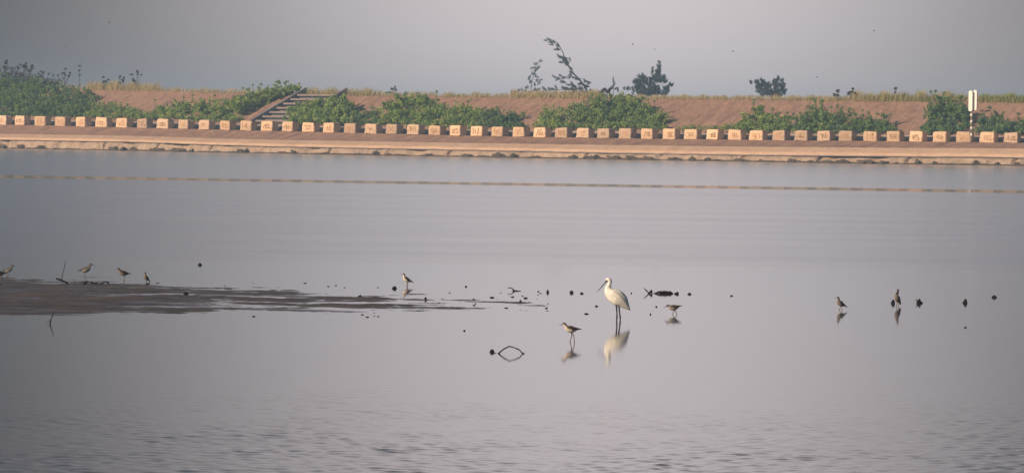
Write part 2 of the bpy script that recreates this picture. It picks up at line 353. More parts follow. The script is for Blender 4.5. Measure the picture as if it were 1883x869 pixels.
mudm = mat('mud', (0.082, 0.067, 0.060), 0.5, 0.5, 1.0, 0.9, 3.5, 0.5, 0.03, 3, col2=(0.035, 0.028, 0.027), stretch=(0.45, 1.3, 1))
mud_t = mudm.node_tree; mud_n = N(mud_t, 'ShaderNodeTexNoise', ins={'Scale': 1.0, 'Detail': 5.0}); mud_m = N(mud_t, 'ShaderNodeMapping'); mud_m.inputs['Scale'].default_value = (0.5, 1.9, 1)
mud_c = N(mud_t, 'ShaderNodeTexCoord'); mud_r = N(mud_t, 'ShaderNodeMapRange', ins={1: 0.46, 2: 0.60, 3: 0.75, 4: 0.24})       # drier ridges, wet sheen between them
mud_t.links.new(mud_c.outputs['Object'], mud_m.inputs[0]); mud_t.links.new(mud_m.outputs[0], mud_n.inputs['Vector']); mud_t.links.new(mud_n.outputs[0], mud_r.inputs[0]); mud_t.links.new(mud_r.outputs[0], mud_t.nodes['Principled BSDF'].inputs['Roughness'])
def mud():
    xs = np.linspace(-120, 1020, 560); ys = np.linspace(508, 584, 150); vs = []; fs = []; n = len(ys)
    up = [(-120, 515), (0, 516), (100, 520), (200, 519), (300, 526), (420, 530), (560, 531), (700, 538), (900, 540), (1020, 545)]
    lo = [(-120, 577), (0, 576), (200, 577), (350, 576), (500, 575), (650, 574), (800, 574), (900, 573), (1020, 565)]
    den = [(-120, 1), (0, .95), (200, 0.85), (300, 0.62), (450, 0.40), (600, 0.20), (750, -0.02), (900, -0.25), (960, -0.4), (1020, -0.8)]
    for i, x in enumerate(xs):
        u = np.interp(x, *zip(*up)); l = np.interp(x, *zip(*lo)); dn = np.interp(x, *zip(*den))
        for j, y in enumerate(ys):
            p = at_z(x, y); t = (y-u)/(l-u); e = min(max(t, -0.3), 1.3)
            edge = 1 - abs(2*e-1.0)**2.6
            nz = fbm((p.x*0.55, p.y*1.15, 0), 1.0, 4)*1.0 + 0.35*fbm((p.x*3, p.y*3, 4), 1.0, 3)
            core = dn*1.15 - 0.62 + (edge-0.55)*0.9
            st_ = fbm((p.x*0.6, p.y*1.8, 7), 1.0, 5)
            z = 0.020*core + 0.020*nz + 0.030*st_ + 0.004*fbm((p.x*6, p.y*6, 2), 1.0, 2)
            z = max(min(z, 0.05), -0.08)
            if i in (0,) or j in (0, n-1) or i == len(xs)-1: z = -0.08
            vs.append((p.x, p.y, z))
            if i and j: a = (i-1)*n+j-1; fs.append((a, a+n, a+n+1, a+1))
    o = mesh_obj('mud_flat', vs, fs, mudm, smooth=True); tag(o, kind='structure')
mud()

# ------------------------------------------------------------------ seawall (footing, lip, apron) + low wall
sw = thing('seawall', D(0, 0), 'long sloping reddish concrete seawall apron with broken pale footing at the waterline', 'seawall')
sw_loc = sw.location.copy()
def local(o, par):
    o.parent = par; o.matrix_parent_inverse = Matrix.Translation(-Vector(par.location))
ss = np.arange(S0, S1, 0.22)
def strip(name, rows, m, smooth=False):
    vs = []; fs = []; n = len(rows)
    for i, s in enumerate(ss):
        for j, fn in enumerate(rows):
            o, z = fn(s); p = D(s, o); vs.append((p.x, p.y, z))
            if i and j: a = (i-1)*n+j-1; fs.append((a, a+n, a+n+1, a+1))
    ob = mesh_obj(name, vs, fs, m, smooth=smooth); local(ob, sw); return ob
def bite(s):                                   # places where the footing has broken away
    b = noise.noise(Vector((s*0.33, 1.7, 0))); return max(0, b-0.12)*1.4
def crack(s):
    c = (s*0.115+0.31*noise.noise(Vector((s*0.05, 9, 0)))) % 1.0
    return max(0, 1-abs(c-0.5)/0.022)
strip('footing', [
    lambda s: (-0.6, -0.4),
    lambda s: (-0.15 + 0.5*bite(s) + 0.12*fbm((s, 0, 0), 0.9), -0.02 + 0.0*s),
    lambda s: (0.10 + 0.6*bite(s) + 0.35*crack(s) + 0.14*fbm((s, 1, 0), 0.8), 0.16 + 0.14*fbm((s, 3, 0), 0.7)),
    lambda s: (0.28 + 0.8*bite(s) + 0.5*crack(s) + 0.10*fbm((s, 2, 0), 1.3), zr('dark', s)*0.62 + 0.08*fbm((s, 7, 0), 0.5)),
    lambda s: (0.48 + 0.5*bite(s) + 0.4*crack(s) + 0.05*fbm((s, 5, 0), 2), zr('dark', s) - 0.12 - 0.2*bite(s)),
    lambda s: (1.3, zr('dark', s) - 0.10),
], MT['footing'])
strip('algae_band', [
    lambda s: (-0.7, -0.3),
    lambda s: (-0.30 + 0.5*bite(s) + 0.12*fbm((s, 0, 0), 0.9), 0.10 + 0.09*fbm((s, 2, 9), 0.8) + 0.12*max(0, fbm((s, 6, 9), 0.35))),
    lambda s: (0.40 + 0.5*bite(s), 0.13 + 0.09*fbm((s, 2, 9), 0.8) + 0.12*max(0, fbm((s, 6, 9), 0.35))),
], MT['rock'])
strip('lip', [
    lambda s: (1.25, zr('dark', s) - 0.07),
    lambda s: (O_LIP-0.30 + 0.04*fbm((s, 5, 3), 1.0), zr('dark', s) - 0.06 + 0.03*fbm((s, 8, 3), 0.6)),
    lambda s: (O_LIP-0.32 + 0.05*fbm((s, 5, 3), 1.0), zr('dark', s) + 0.07 + 0.03*fbm((s, 8, 3), 0.6)),
    lambda s: (O_LIP+0.45, zr('dark', s) + 0.45*(zr('band', s)-zr('dark', s)) + 0.03*fbm((s, 1, 3), 0.5)),
    lambda s: (O_AP, zr('band', s) + 0.02*fbm((s, 2, 3), 0.5)),
], MT['lip'], True)
def apz(s, k):
    o = O_AP + (O_BL+0.9-O_AP)*k; t = (o-O_AP)/(O_BL-O_AP)
    zz = zr('band', s) + (zr('base', s)-zr('band', s))*min(t, 1)
    g_ = (s*0.45) % 1.0
    d = 0.10*fbm((s*0.8, o*0.35, 11), 0.9) - 0.15*math.exp(-((g_-0.5)/0.16)**2)*max(0, 0.45+1.2*noise.noise(Vector((s*0.12, 2, 2)))) if 0.05 < k < 0.8 else 0
    return (o, zz + d + (0.004 if k == 0 else 0))
strip('apron', [(lambda k: (lambda s: apz(s, k)))(k) for k in [0, .1, .2, .3, .4, .5, .6, .7, .8, .9, 1.0]], MT['apron'], True)

lw = thing('low_wall', D(0, O_WB), 'low pale concrete wall running behind the row of square blocks', 'wall')
vs = []; fs = []
for i, s in enumerate(ss):
    zb = zr('base', s); h = 0.52 + 0.05*fbm((s, 0, 7), 0.7) - 0.3*max(0, noise.noise(Vector((s*0.4, 3.3, 0)))-0.25)
    pts = [(O_WB-0.5, zb+0.0), (O_WB-0.5, zb+0.17), (O_WB-0.06, zb+0.18), (O_WB-0.04+0.03*fbm((s, 4, 4), 2), zb+h), (O_WB+0.25, zb+h+0.01), (O_WB+0.27, zb-0.1)]
    for j, (o, z) in enumerate(pts):
        p = D(s, o); vs.append((p.x, p.y, z))
        if i and j: a = (i-1)*6+j-1; fs.append((a, a+6, a+7, a+1))
o = mesh_obj('wall_body', vs, fs, MT['wall']); local(o, lw)

# ------------------------------------------------------------------ the row of square blocks, each with painted strokes
BX = [3, 36.5, 73.5, 111, 148.7, 186, 223.7, 261.5, 299, 337.4, 375.6, 414, 451.7, 490.4, 528.6, 566.4, 604.7, 643, 681.6, 719.8, 759, 798.3, 837, 876, 913.8, 953.4, 992.4, 1031, 1071, 1109, 1148.6, 1189, 1229, 1268.5, 1309.2, 1349.6, 1389, 1431, 1472, 1513.8, 1553, 1597.8, 1641, 1683, 1726, 1769, 1812.6, 1856]
# strokes on a 10 x 10 face, y downwards (what the photo shows of each worn character)
GL = ["1 6 4 3;2 8 7 5;5 2 6 8", "2 4 7 4;2 6 6 6;6 3 7 8;2 4 2 7", "2 2 7 2;4 2 3 8;6 2 6 8;2 5 8 5;3 8 7 7", "2 3 8 3;5 3 5 8;3 5 7 5;2 8 8 8;3 3 3 6;7 3 7 6", "3 6 8 6;3 4 8 2;5 2 5 8;2 8 7 8;7 3 8 6",
 "2 3 2 7;4 3 4 7;4 4 7 4;6 4 7 8;4 7 6 7", "2 3 3 7;4 4 4 8;5 2 8 2;5 4 8 4;6 2 7 8;5 7 8 7", "2 2 3 4;5 6 7 8;7 2 6 5;3 7 5 5;8 6 8 8;4 3 7 3", "2 4 8 4;2 6 8 6;3 7 7 7;4 3 6 5", "2 3 7 3;4 5 7 5;4 5 3 7;6 5 6 8;4 8 7 6",
 "3 3 2 8;4 2 4 7;6 3 5 8;3 4 7 4;8 6 8 8", "3 2 2 7;2 4 8 4;5 3 3 7;6 3 8 7;4 7 7 7;7 3 6 8", "2 2 2 7;5 3 4 6;6 2 6 6;6 6 8 9;4 6 6 6", "3 3 2 7;5 2 4 8;3 4 7 3;7 3 7 7;4 6 8 7", "2 6 4 3;4 3 4 8;6 3 6 7;5 5 8 5",
 "2 3 7 3;3 3 4 6;6 4 5 7;3 7 7 7;7 3 8 5", "4 3 4 5;2 5 8 5;7 2 6 6;3 7 7 7", "3 3 2 7;4 2 4 8;6 2 5 8;7 3 8 8;3 5 7 4;2 8 5 8", "3 2 2 4;5 2 4 6;3 5 7 5;6 4 4 8;7 7 8 8", "2 2 2 6;4 2 4 5;6 2 5 6;7 4 8 6;2 6 6 9;7 7 5 5",
 "2 2 5 2;2 4 5 4;2 6 5 6;6 3 6 8;7 2 8 7;3 2 3 7", "3 3 2 5;5 3 4 7;7 3 6 7;3 6 7 6;3 8 7 8", "2 3 3 6;5 3 4 6;7 3 8 6;2 7 8 7;4 4 8 3", "2 2 2 6;4 3 4 7;7 2 7 6;2 7 3 7;6 8 7 7", "3 2 3 6;2 4 5 4;6 3 8 3;5 6 7 7;6 4 4 8;8 6 8 8",
 "2 3 8 2;3 5 5 5;6 3 4 8;7 3 8 7;3 8 4 6", "4 2 2 8;5 3 7 2;5 5 8 5;5 7 8 7;5 5 5 8;8 5 8 8", "3 3 3 7;3 3 8 3;8 3 8 7;4 5 7 5;5 3 5 7;3 7 8 7", "3 3 8 3;5 4 7 4;6 4 6 8;3 5 4 7;4 8 6 8", "3 4 7 4;3 6 7 6;4 4 4 7;6 4 6 7", "3 3 8 3;4 5 7 5;5 7 7 7;2 8 3 8", "4 3 3 8;5 3 8 3;5 5 8 5;5 7 8 7;8 3 8 7",
 "4 3 8 3;5 4 5 6;7 4 7 6;5 6 7 6;4 8 8 7", "3 3 4 6;5 3 5 6;7 3 7 6;4 6 7 6;3 8 4 8", "5 3 5 7;7 3 7 7;3 5 8 5;4 7 8 7;7 3 8 4", "3 3 3 5;5 2 5 6;7 3 6 6;3 6 8 6;4 8 7 7", "2 3 3 5;4 3 5 6;6 3 8 4;2 6 5 6;5 6 3 9;5 6 6 9;8 5 8 7", "2 4 5 3;6 2 8 2;3 6 8 6;3 8 8 8;6 3 7 4",
 "3 3 6 3;5 2 5 5;2 6 8 6;5 6 5 8;7 3 8 4;3 5 7 7", "2 3 5 3;3 5 5 5;4 3 4 8;7 2 6 7;8 4 7 7", "2 3 3 8;4 2 5 6;6 2 6 8;7 4 8 8;3 6 7 7", "2 2 3 4;3 4 3 8;5 3 5 8;7 2 7 8;5 3 8 3", "2 3 5 3;3 3 3 6;6 3 7 6;7 3 8 3;3 5 8 5;4 7 6 6", "2 4 3 7;4 3 3 8;6 3 5 6;6 3 8 8;5 8 7 8",
 "4 2 3 6;5 4 4 7;6 3 7 8;2 4 3 5;6 6 8 5", "2 3 3 5;5 3 5 7;3 7 7 7;7 3 8 5;4 5 6 5;3 8 4 6", "3 3 3 7;5 3 5 8;5 3 8 3;6 5 7 7;8 5 8 8", "3 3 3 5;2 6 5 7;6 4 8 4;6 4 6 7;8 4 8 7;6 7 8 7"]
ORD = 'first second third fourth fifth sixth seventh eighth ninth tenth eleventh twelfth thirteenth fourteenth fifteenth sixteenth seventeenth eighteenth nineteenth twentieth'.split()
TENS = {20: 'twenty', 30: 'thirty', 40: 'forty', 50: 'fifty', 60: 'sixty'}
def ordinal(n):
    if n <= 20: return ORD[n-1]
    t, r = n//10*10, n % 10
    return (TENS[t][:-1] + 'ieth') if r == 0 else TENS[t] + '-' + ORD[r-1]
near_what = {0: 'cut off by the left edge of the view', 12: 'left of the stair foot', 13: 'at the foot of the concrete stairs', 45: 'just left of the white twin boards', 46: 'just right of the white twin boards', 47: 'last in the row at the right edge'}
def block_mesh(seed, W_, Dp, Hh):
    rnd = random.Random(seed); bm = bmesh.new(); bmesh.ops.create_cube(bm, size=1)
    fl = rnd.uniform(0.0, 0.06)
    for v in bm.verts:
        v.co.x *= W_; v.co.y *= Dp; v.co.z = (v.co.z+0.5)*Hh
        if v.co.z < 0.1: v.co.x += math.copysign(fl, v.co.x)*rnd.uniform(0.3, 1.4); v.co.y *= 1.06
        else: v.co.z += rnd.uniform(-0.03, 0.02)
    bmesh.ops.bevel(bm, geom=list(bm.edges), offset=0.035, segments=2, affect='EDGES')
    bmesh.ops.subdivide_edges(bm, edges=[e for e in bm.edges if e.calc_length() > 0.3], cuts=4, use_grid_fill=True)
    for v in bm.verts:
        v.co += Vector((noise.noise(v.co*2.3+Vector((seed, 0, 0))), noise.noise(v.co*2.1+Vector((0, seed, 0)))*0.4, noise.noise(v.co*2.2+Vector((0, 0, seed)))))*0.055
    me = bpy.data.meshes.new('block_body'); bm.to_mesh(me); bm.free(); return me
ct = math.cos(math.atan2(-TD.y, TD.x))
variants = [block_mesh(k, 1.0, 1.0, 1.0) for k in range(10)]
for k, me in enumerate(variants): me.materials.append(MT['block'] if k % 3 else MT['blockb'])
for i, x in enumerate(BX):
    yb = np.interp(x, *zip(*T_base)) + (0 if 37 < x < 1856 else (x-min(max(x, 37), 1856))*0.024)
    s, z, p = hit(x, yb, O_BL-0.25)
    sc = F/p.y; tl = D(s+1, 0)-D(s-1, 0); ang = math.atan2(tl.y, tl.x)
    wpx = np.interp(x, [0, 600, 1200, 1883], [19.0, 19.3, 19.9, 22.0]); hpx = np.interp(x, [0, 900, 1883], [17.0, 18.0, 19.0])
    wpx *= 1.05; Wd = wpx/sc/math.cos(ang); Hh = hpx/sc; Dp = np.interp(x, [0, 1883], [0.8, 0.95])
    rnd = random.Random(i*31)
    pc = D(s, O_BL-0.25+Dp/2); zb = zr('base', s)
    lab = 'square peach concrete block with ochre strokes, %s from the left in the seawall row' % ordinal(i+1)
    if i in near_what: lab = 'square peach concrete block ' + near_what[i]
    t = thing('concrete_block', (pc.x, pc.y, zb-0.03), lab, 'concrete block', 'square concrete blocks along the seawall')
    t.rotation_euler = (rnd.uniform(-.03, .03), rnd.uniform(-.025, .025), ang + rnd.uniform(-0.08, 0.08))
    b = bpy.data.objects.new('block_body', variants[(i*7) % 10]); COL.objects.link(b); b.parent = t; b.scale = (Wd, Dp, Hh*rnd.uniform(0.97, 1.03))
    mb = MB()
    for st in GL[i].split(';'):
        a = [float(q)*0.1 for q in st.split()]
        x0, z0, x1, z1 = (a[0]-0.5)*Wd*0.95, (1-a[1])*Hh*0.96, (a[2]-0.5)*Wd*0.95, (1-a[3])*Hh*0.96
        x0 += rnd.uniform(-.03, .03); x1 += rnd.uniform(-.03, .03)
        L = math.hypot(x1-x0, z1-z0)+0.06; th = math.atan2(z1-z0, x1-x0)
        mb.box(((x0+x1)/2, -Dp/2-0.022, (z0+z1)/2), (L, 0.03, 0.085+0.03*rnd.random()), Matrix.Rotation(-th, 3, 'Y'))
    mb.build('painted_character', MT['paint'], t)

# dark stones at the waterline of the seawall
TOE = [3, 40, 75, 103, 207, 225, 245, 280, 292, 322, 352, 440, 455, 540, 600, 690, 715, 790, 860, 912, 944, 985, 1050, 1077, 1095, 1125, 1160, 1190, 1235, 1270, 1300, 1355, 1400, 1458, 1487, 1516, 1550, 1593, 1625, 1650, 1690, 1720, 1745, 1790, 1835, 1870]
for i, x in enumerate(TOE):
    rnd = random.Random(i*77+5); xx = x + rnd.uniform(-4, 4)
    s, z, p = hit(xx, yh(xx)+wdiff(xx), -0.15)
    bm = bmesh.new(); bmesh.ops.create_icosphere(bm, subdivisions=3, radius=1)
    a, b_, c_ = rnd.uniform(0.2, 0.9), rnd.uniform(0.2, 0.35), rnd.uniform(0.12, 0.36)
    for v in bm.verts:
        k = 1 + 0.8*noise.noise(v.co*1.6+Vector((i*3.1, 0, 0))) + 0.2*noise.noise(v.co*4); v.co = Vector((v.co.x*a*k, v.co.y*b_*k, v.co.z*c_*k))
    me = bpy.data.meshes.new('shore_rock'); bm.to_mesh(me); bm.free(); me.materials.append(MT['rock'])
    o = bpy.data.objects.new('shore_rock', me); COL.objects.link(o); q = D(s, -0.1); o.location = (q.x, q.y, 0.05); o.rotation_euler = (0, 0, math.atan2(TD.y, TD.x))
    tag(o, 'dark wet stone at the foot of the seawall, %s from the left along the waterline' % ordinal(i+1), 'rock', 'dark stones along the waterline')

# ------------------------------------------------------------------ concrete stairs on the slope
def stairs():
    s0, _, p0 = hit(462, 219, O_SB+0.1); s1, _, _ = hit(530, 222, O_SB+0.1)
    t = thing('concrete_staircase', D(s0, O_SB), 'grey concrete staircase climbing the embankment between green bushes', 'stairs')
    n = 8; mb = MB(); mr = MB()
    def slab(m_, o0, o1, zb, zt):
        a, b, c, d = D(s0, o0), D(s1, o0), D(s1, o1), D(s0, o1)
        m_.add([(q.x, q.y, zz) for zz in (zb, zt) for q in (a, b, c, d)], [(0, 3, 2, 1), (0, 1, 5, 4), (1, 2, 6, 5), (3, 0, 4, 7), (4, 5, 6, 7), (2, 3, 7, 6)])
    for k in range(n):
        o0 = O_SB + (O_CR-O_SB)*k/n; o1 = O_SB + (O_CR-O_SB)*(k+1)/n; z1 = slope_z(s0+3, o1)+0.04; z0 = slope_z(s0+3, o0)+0.04
        slab(mb, o0-0.32, o1+0.02, z1-0.19, z1); slab(mr, o0+0.05, o1, z0-0.5, z1-0.192)
    o = mb.build('treads', MT['stair']); local(o, t); o = mr.build('risers', MT['stringer']); local(o, t)  # risers get the darker concrete as painted shade under the nosings
    for sa in (s0-0.5, s1+0.05):
        mb = MB(); vs = []
        for o_, dz in ((O_SB-0.3, 0.55), (O_CR+0.2, 0.62)):
            for ds in (0.1, 0.38):
                for zz in (-0.6, dz+0.1):
                    p = D(sa+ds, o_); vs.append((p.x, p.y, slope_z(sa, o_)+zz))
        mb.add(vs, [(0, 1, 3, 2), (4, 6, 7, 5), (0, 4, 5, 1), (2, 3, 7, 6), (1, 5, 7, 3)])
        o = mb.build('side_wall', MT['stringer']); local(o, t)
stairs()

# ------------------------------------------------------------------ twin white marker boards
def me_(o): return o.data.vertices
def sign():
    s, z, p = hit(1786, 260.5, O_BL-0.7); sc = F/p.y
    t = thing('marker_sign', p, 'pair of tall white rounded boards on a banded post rising from the seawall', 'sign')
    def P(x, y): q = at_depth(x, y, p.y); return q - p
    mb = MB(); mb.tube([P(1786.5, 262), P(1786.5, 200)], [0.075, 0.07], 10); mb.build('post', MT['post'], t, True)
    for yy in (250, 238, 226, 214): mb = MB(); mb.tube([P(1786.5, yy), P(1786.5, yy-5)], 0.10, 10); mb.build('white_band', MT['white'], t, True)
    for xa, xb, top, bot in ((1782.0, 1787.8, 166.5, 205), (1790.0, 1796.0, 165.5, 203)):
        a, b = P(xa, top), P(xb, bot); w = abs(b.x-a.x); r = w/2; cx = (a.x+b.x)/2; pts = []
        for k in range(9): q = math.pi*k/8; pts.append((cx+r*math.cos(q), a.z-r+r*math.sin(q)))
        for k in range(5): q = math.pi + math.pi*k/4; pts.append((cx+r*math.cos(q), b.z+r*0.8+r*0.8*math.sin(q)))
        n = len(pts); vs = [(x_, yv, z_) for yv in (-0.06, 0.06) for x_, z_ in pts]
        fs = [tuple(range(n-1, -1, -1)), tuple(range(n, 2*n))] + [(k, (k+1) % n, (k+1) % n+n, k+n) for k in range(n)]
        o = mesh_obj('board', vs, fs, MT['white'], t); xc_ = (a.x+b.x)/2
        for v_ in me_(o): v_.co.x = (v_.co.x-xc_)*1.25
        o.location = (xc_, -0.12, 0); o.rotation_euler = (0, 0, math.radians(-38))
    mb = MB(); mb.box(P(1789, 180)+Vector((0, -0.03, 0)), (0.6, 0.05, 0.12)); mb.box(P(1789, 196)+Vector((0, -0.03, 0)), (0.6, 0.05, 0.12)); mb.box(P(1786.5, 188)+Vector((0, 0, 0)), (0.09, 0.05, 1.9)); mb.build('bracket', MT['post'], t)
sign()

# ------------------------------------------------------------------ foliage helpers
def leaf_cloud(blobs, n, size, rnd, shell=0.55, elong=1.6, upb=0.4):
    """blobs: (centre, (rx, ry, rz)); many leaf faces through the volume, uneven outline"""
    vs = []; fs = []; wts = [b[1][0]*b[1][2] for b in blobs]; tot = sum(wts)
    for (c, r), w in zip(blobs, wts):
        sd = rnd.uniform(0, 100)
        big = r[0] > 0.3; cl = []
        if big:
            for _ in range(max(6, int(22*r[0]*r[2]))):
                d = Vector((rnd.gauss(0, 1), rnd.gauss(0, 1), rnd.gauss(0, 1)+0.25)).normalized(); bump_ = 1 + 0.45*noise.noise(d*2.2+Vector((sd, 0, 0)))
                cl.append((c + Vector((d.x*r[0], d.y*r[1], d.z*r[2]))*rnd.uniform(0.55, 1.08)*bump_, rnd.uniform(0.10, 0.24)))
        for _ in range(int(n*w/tot)):
            d = Vector((rnd.gauss(0, 1), rnd.gauss(0, 1), rnd.gauss(0, 1))).normalized()
            if big and rnd.random() < 0.72:
                cc, cr_ = rnd.choice(cl); p = cc + d*cr_*rnd.uniform(0.6, 1.25)
            else:
                bump_ = 1 + 0.45*noise.noise(d*2.2+Vector((sd, 0, 0))) + 0.25*noise.noise(d*5+Vector((0, sd, 0)))
                k = ((shell if not big else 0.2) + (0.95-shell)*rnd.random())*bump_
                p = c + Vector((d.x*r[0], d.y*r[1], d.z*r[2]))*k
            L = size*rnd.uniform(0.6, 1.4); a = Vector((rnd.gauss(0, 1), rnd.gauss(0, 1), rnd.gauss(0, 1)+upb)).normalized()
            a = (a + d*0.8).normalized(); b = a.cross(Vector((rnd.gauss(0, 1), rnd.gauss(0, 1), rnd.gauss(0, 1)))).normalized()
            m = a.cross(b)*L*0.18; i = len(vs)
            vs += [p-a*L*0.5, p+b*L*0.5/elong+m, p+a*L*0.5, p-b*L*0.5/elong+m]; fs += [(i, i+1, i+2), (i, i+2, i+3)]
    return vs, fs
def stems(base_pts, tips, rnd, r=0.03):
    mb = MB()
    for t_ in tips:
        b = min(base_pts, key=lambda q: (q-t_).length)
        m = (b+t_)/2 + Vector((rnd.uniform(-.2, .2), rnd.uniform(-.1, .1), rnd.uniform(0, .2)))
        mb.tube([b, m, t_], [r, r*0.6, r*0.25], 4)
    return mb
def bush(label, blobs_px, mats, dens=1.0, size=0.17, seed=0, lift=0.25, group='green bushes on the embankment', name='bush', sprigs=0, sprigm='leafC', fill=None, ahead=0.5):
    rnd = random.Random(seed); blobs = []; bases = []; W_ = Vector((0, 0, 0))
    for (x, y, rx, ry) in blobs_px:
        if ry > 4 and name == 'bush': y += 2.5; ry = ry*1.12 + 1.0; rx = rx*1.06
        s, o, p = px_slope(x, min(y+ry*0.6, np.interp(x, *zip(*T_base))-8)); sc = F/p.y
        c = at_depth(x, y, p.y - ahead); base = Vector((p.x, p.y, slope_z(s, o)-0.1)); bases.append(base)
        blobs.append((c, (rx/sc, max(0.35, 0.75*min(rx, ry*1.3)/sc), ry/sc)))
    if fill:
        for x in np.arange(fill[0], fill[1], 16):
            y = np.interp(x, *zip(*T_base)) - 21 + rnd.uniform(-2, 2); s_, o_, p = px_slope(x, y+4); sc = F/p.y
            bases.append(Vector((p.x, p.y, slope_z(s_, o_)-0.1))); blobs.append((at_depth(x, y, p.y-ahead), (15/sc, 0.5, rnd.uniform(6, 8.5)/sc)))
    org = bases[0]; t = thing(name, org, label, 'bush', group)
    loc = [(c-org, r) for c, r in blobs]; area = sum(r[0]*r[2] for _, r in loc)
    mb = MB(); order = sorted([b-org for b in bases], key=lambda q: q.x)
    if len(order) > 1: mb.tube(order, 0.05, 5)
    tips = [c + Vector((rnd.uniform(-.7, .7)*r[0], rnd.uniform(-.5, .5)*r[1], rnd.uniform(0, .9)*r[2])) for c, r in loc for _ in range(6)]
    sv = []; sf = []
    for _ in range(sprigs):
        c, r = rnd.choice(loc[:len(blobs_px)]); p = c + Vector((rnd.uniform(-1, 1)*r[0], rnd.uniform(-.5, .5)*r[1], r[2]*rnd.uniform(0.6, 1))); q = p + Vector((rnd.uniform(-.25, .25), 0, rnd.uniform(0.2, 0.7)))
        b_ = min(order, key=lambda w: (w-p).length); mb.tube([b_, p, q], [0.03, 0.02, 0.012], 4)
        v, f = leaf_cloud([(q, (0.17, 0.17, 0.14))], 30, size*0.8, rnd); n0 = len(sv); sv += v; sf += [tuple(a_+n0 for a_ in g_) for g_ in f]
    for k, (mn, fr) in enumerate(mats):
        v, f = leaf_cloud(loc, int(area*1000*dens*fr), size*1.12, rnd)
        if k == 0: n0 = len(v); v = v + sv; f = f + [tuple(a_+n0 for a_ in g_) for g_ in sf]
        mesh_obj('foliage', v, f, MT[mn], t)
    for t_ in tips:
        b_ = min(order, key=lambda q: (q-t_).length); m_ = (b_+t_)/2 + Vector((rnd.uniform(-.2, .2), rnd.uniform(-.1, .1), rnd.uniform(0, .2))); mb.tube([b_, m_, t_], [0.03, 0.018, 0.008], 4)
    mb.build('stems', MT['twig'], t)
    return t
bush('dark green tangled bush filling the slope at the left edge', [(-30, 178, 45, 30), (20, 188, 40, 24), (60, 185, 40, 26), (110, 178, 40, 22), (150, 180, 35, 16), (60, 160, 40, 18), (10, 160, 40, 20), (100, 200, 50, 12), (150, 198, 40, 14)], [('leafC', .55), ('leafA', .45)], 1.0, 0.16, 1, sprigs=10, fill=(-60, 170))
bush('grey brown dry twiggy bush topping the dark green bush at the left edge', [(-20, 140, 30, 16), (20, 140, 28, 18), (55, 148, 30, 14), (95, 152, 22, 10)], [('leafD', 1.0)], 0.38, 0.14, 2, sprigs=16, sprigm='leafD', group='dry bushes on the embankment')
bush('low leafy bush on the slope right of the dark left bush', [(195, 196, 24, 10), (225, 200, 22, 10), (250, 205, 20, 8), (180, 206, 25, 8)], [('leafA', .6), ('leafB', .4)], 1.0, 0.15, 3, fill=(170, 290))
bush('long low bush left of the stairs spreading to the second brown slope patch', [(300, 203, 22, 10), (335, 198, 28, 13), (375, 196, 26, 14), (410, 198, 26, 14), (440, 194, 22, 17)], [('leafA', .5), ('leafB', .5)], 1.1, 0.17, 4, sprigs=8, fill=(290, 448))
bush('bright leafy bush climbing beside the stairs up to the crest', [(450, 186, 16, 12), (470, 182, 18, 15), (492, 173, 18, 15), (512, 167, 16, 12), (532, 163, 16, 9), (545, 160, 8, 7)], [('leafA', .55), ('leafB', .45)], 1.1, 0.17, 5, sprigs=14, sprigm='leafA')
bush('rounded bright bush covering the right half of the stairs', [(543, 209, 18, 12), (560, 200, 20, 13), (585, 193, 24, 13), (612, 190, 24, 13), (636, 190, 16, 12), (575, 210, 30, 11), (605, 206, 30, 12), (632, 206, 24, 11)], [('leafB', .55), ('leafA', .45)], 1.7, 0.19, 6, fill=(545, 648), ahead=1.9)
bush('low olive bush between the stairs bush and the tall central bush', [(660, 212, 20, 8), (685, 209, 18, 10)], [('leafA', .6), ('leafC', .4)], 1.0, 0.16, 7, fill=(650, 700))
bush('tall bright bush left of the middle with a rounded top at the crest', [(725, 197, 24, 18), (755, 185, 26, 14), (780, 190, 26, 16), (740, 212, 36, 12), (785, 212, 30, 12), (808, 200, 16, 12)], [('leafA', .5), ('leafB', .5)], 1.1, 0.18, 8, sprigs=8, fill=(705, 815))
bush('bright low bush between the tall bush and the dark rounded one', [(835, 208, 24, 13), (858, 200, 20, 12), (878, 210, 20, 12), (850, 219, 30, 8)], [('leafB', .5), ('leafA', .5)], 1.05, 0.17, 9, sprigs=4, fill=(820, 885))
bush('dark rounded bush beside the diagonal brown gap in the middle', [(910, 212, 24, 14), (940, 214, 24, 12), (925, 222, 34, 8)], [('leafC', .7), ('leafA', .3)], 1.0, 0.16, 10, fill=(890, 960))
bush('small yellow green bush right of the diagonal brown gap', [(1003, 214, 16, 13), (1022, 212, 18, 14), (1012, 224, 26, 8)], [('leafB', .6), ('leafA', .4)], 1.0, 0.16, 11, sprigs=3, fill=(995, 1035))
bush('largest bush, broad green mound in front of the leaning tree', [(1065, 208, 28, 18), (1100, 195, 30, 18), (1140, 186, 30, 14), (1160, 198, 34, 20), (1190, 208, 28, 16), (1120, 215, 50, 14), (1212, 218, 22, 11), (1180, 222, 40, 9)], [('leafA', .5), ('leafB', .3), ('leafC', .2)], 1.1, 0.17, 12, sprigs=12, fill=(1040, 1232))
bush('creeping green strip of plants behind the blocks right of the big mound', [(1270, 233, 26, 4.5), (1310, 234, 26, 5), (1345, 232, 24, 6)], [('leafB', .7), ('leafA', .3)], 0.9, 0.13, 13)
bush('spiky green bush with a leafy peak under the second dense tree', [(1375, 222, 16, 13), (1395, 208, 13, 13), (1415, 220, 20, 13), (1440, 224, 16, 12), (1400, 230, 40, 7)], [('leafA', .6), ('leafB', .4)], 1.0, 0.18, 14, sprigs=10, sprigm='leafA', fill=(1362, 1455))
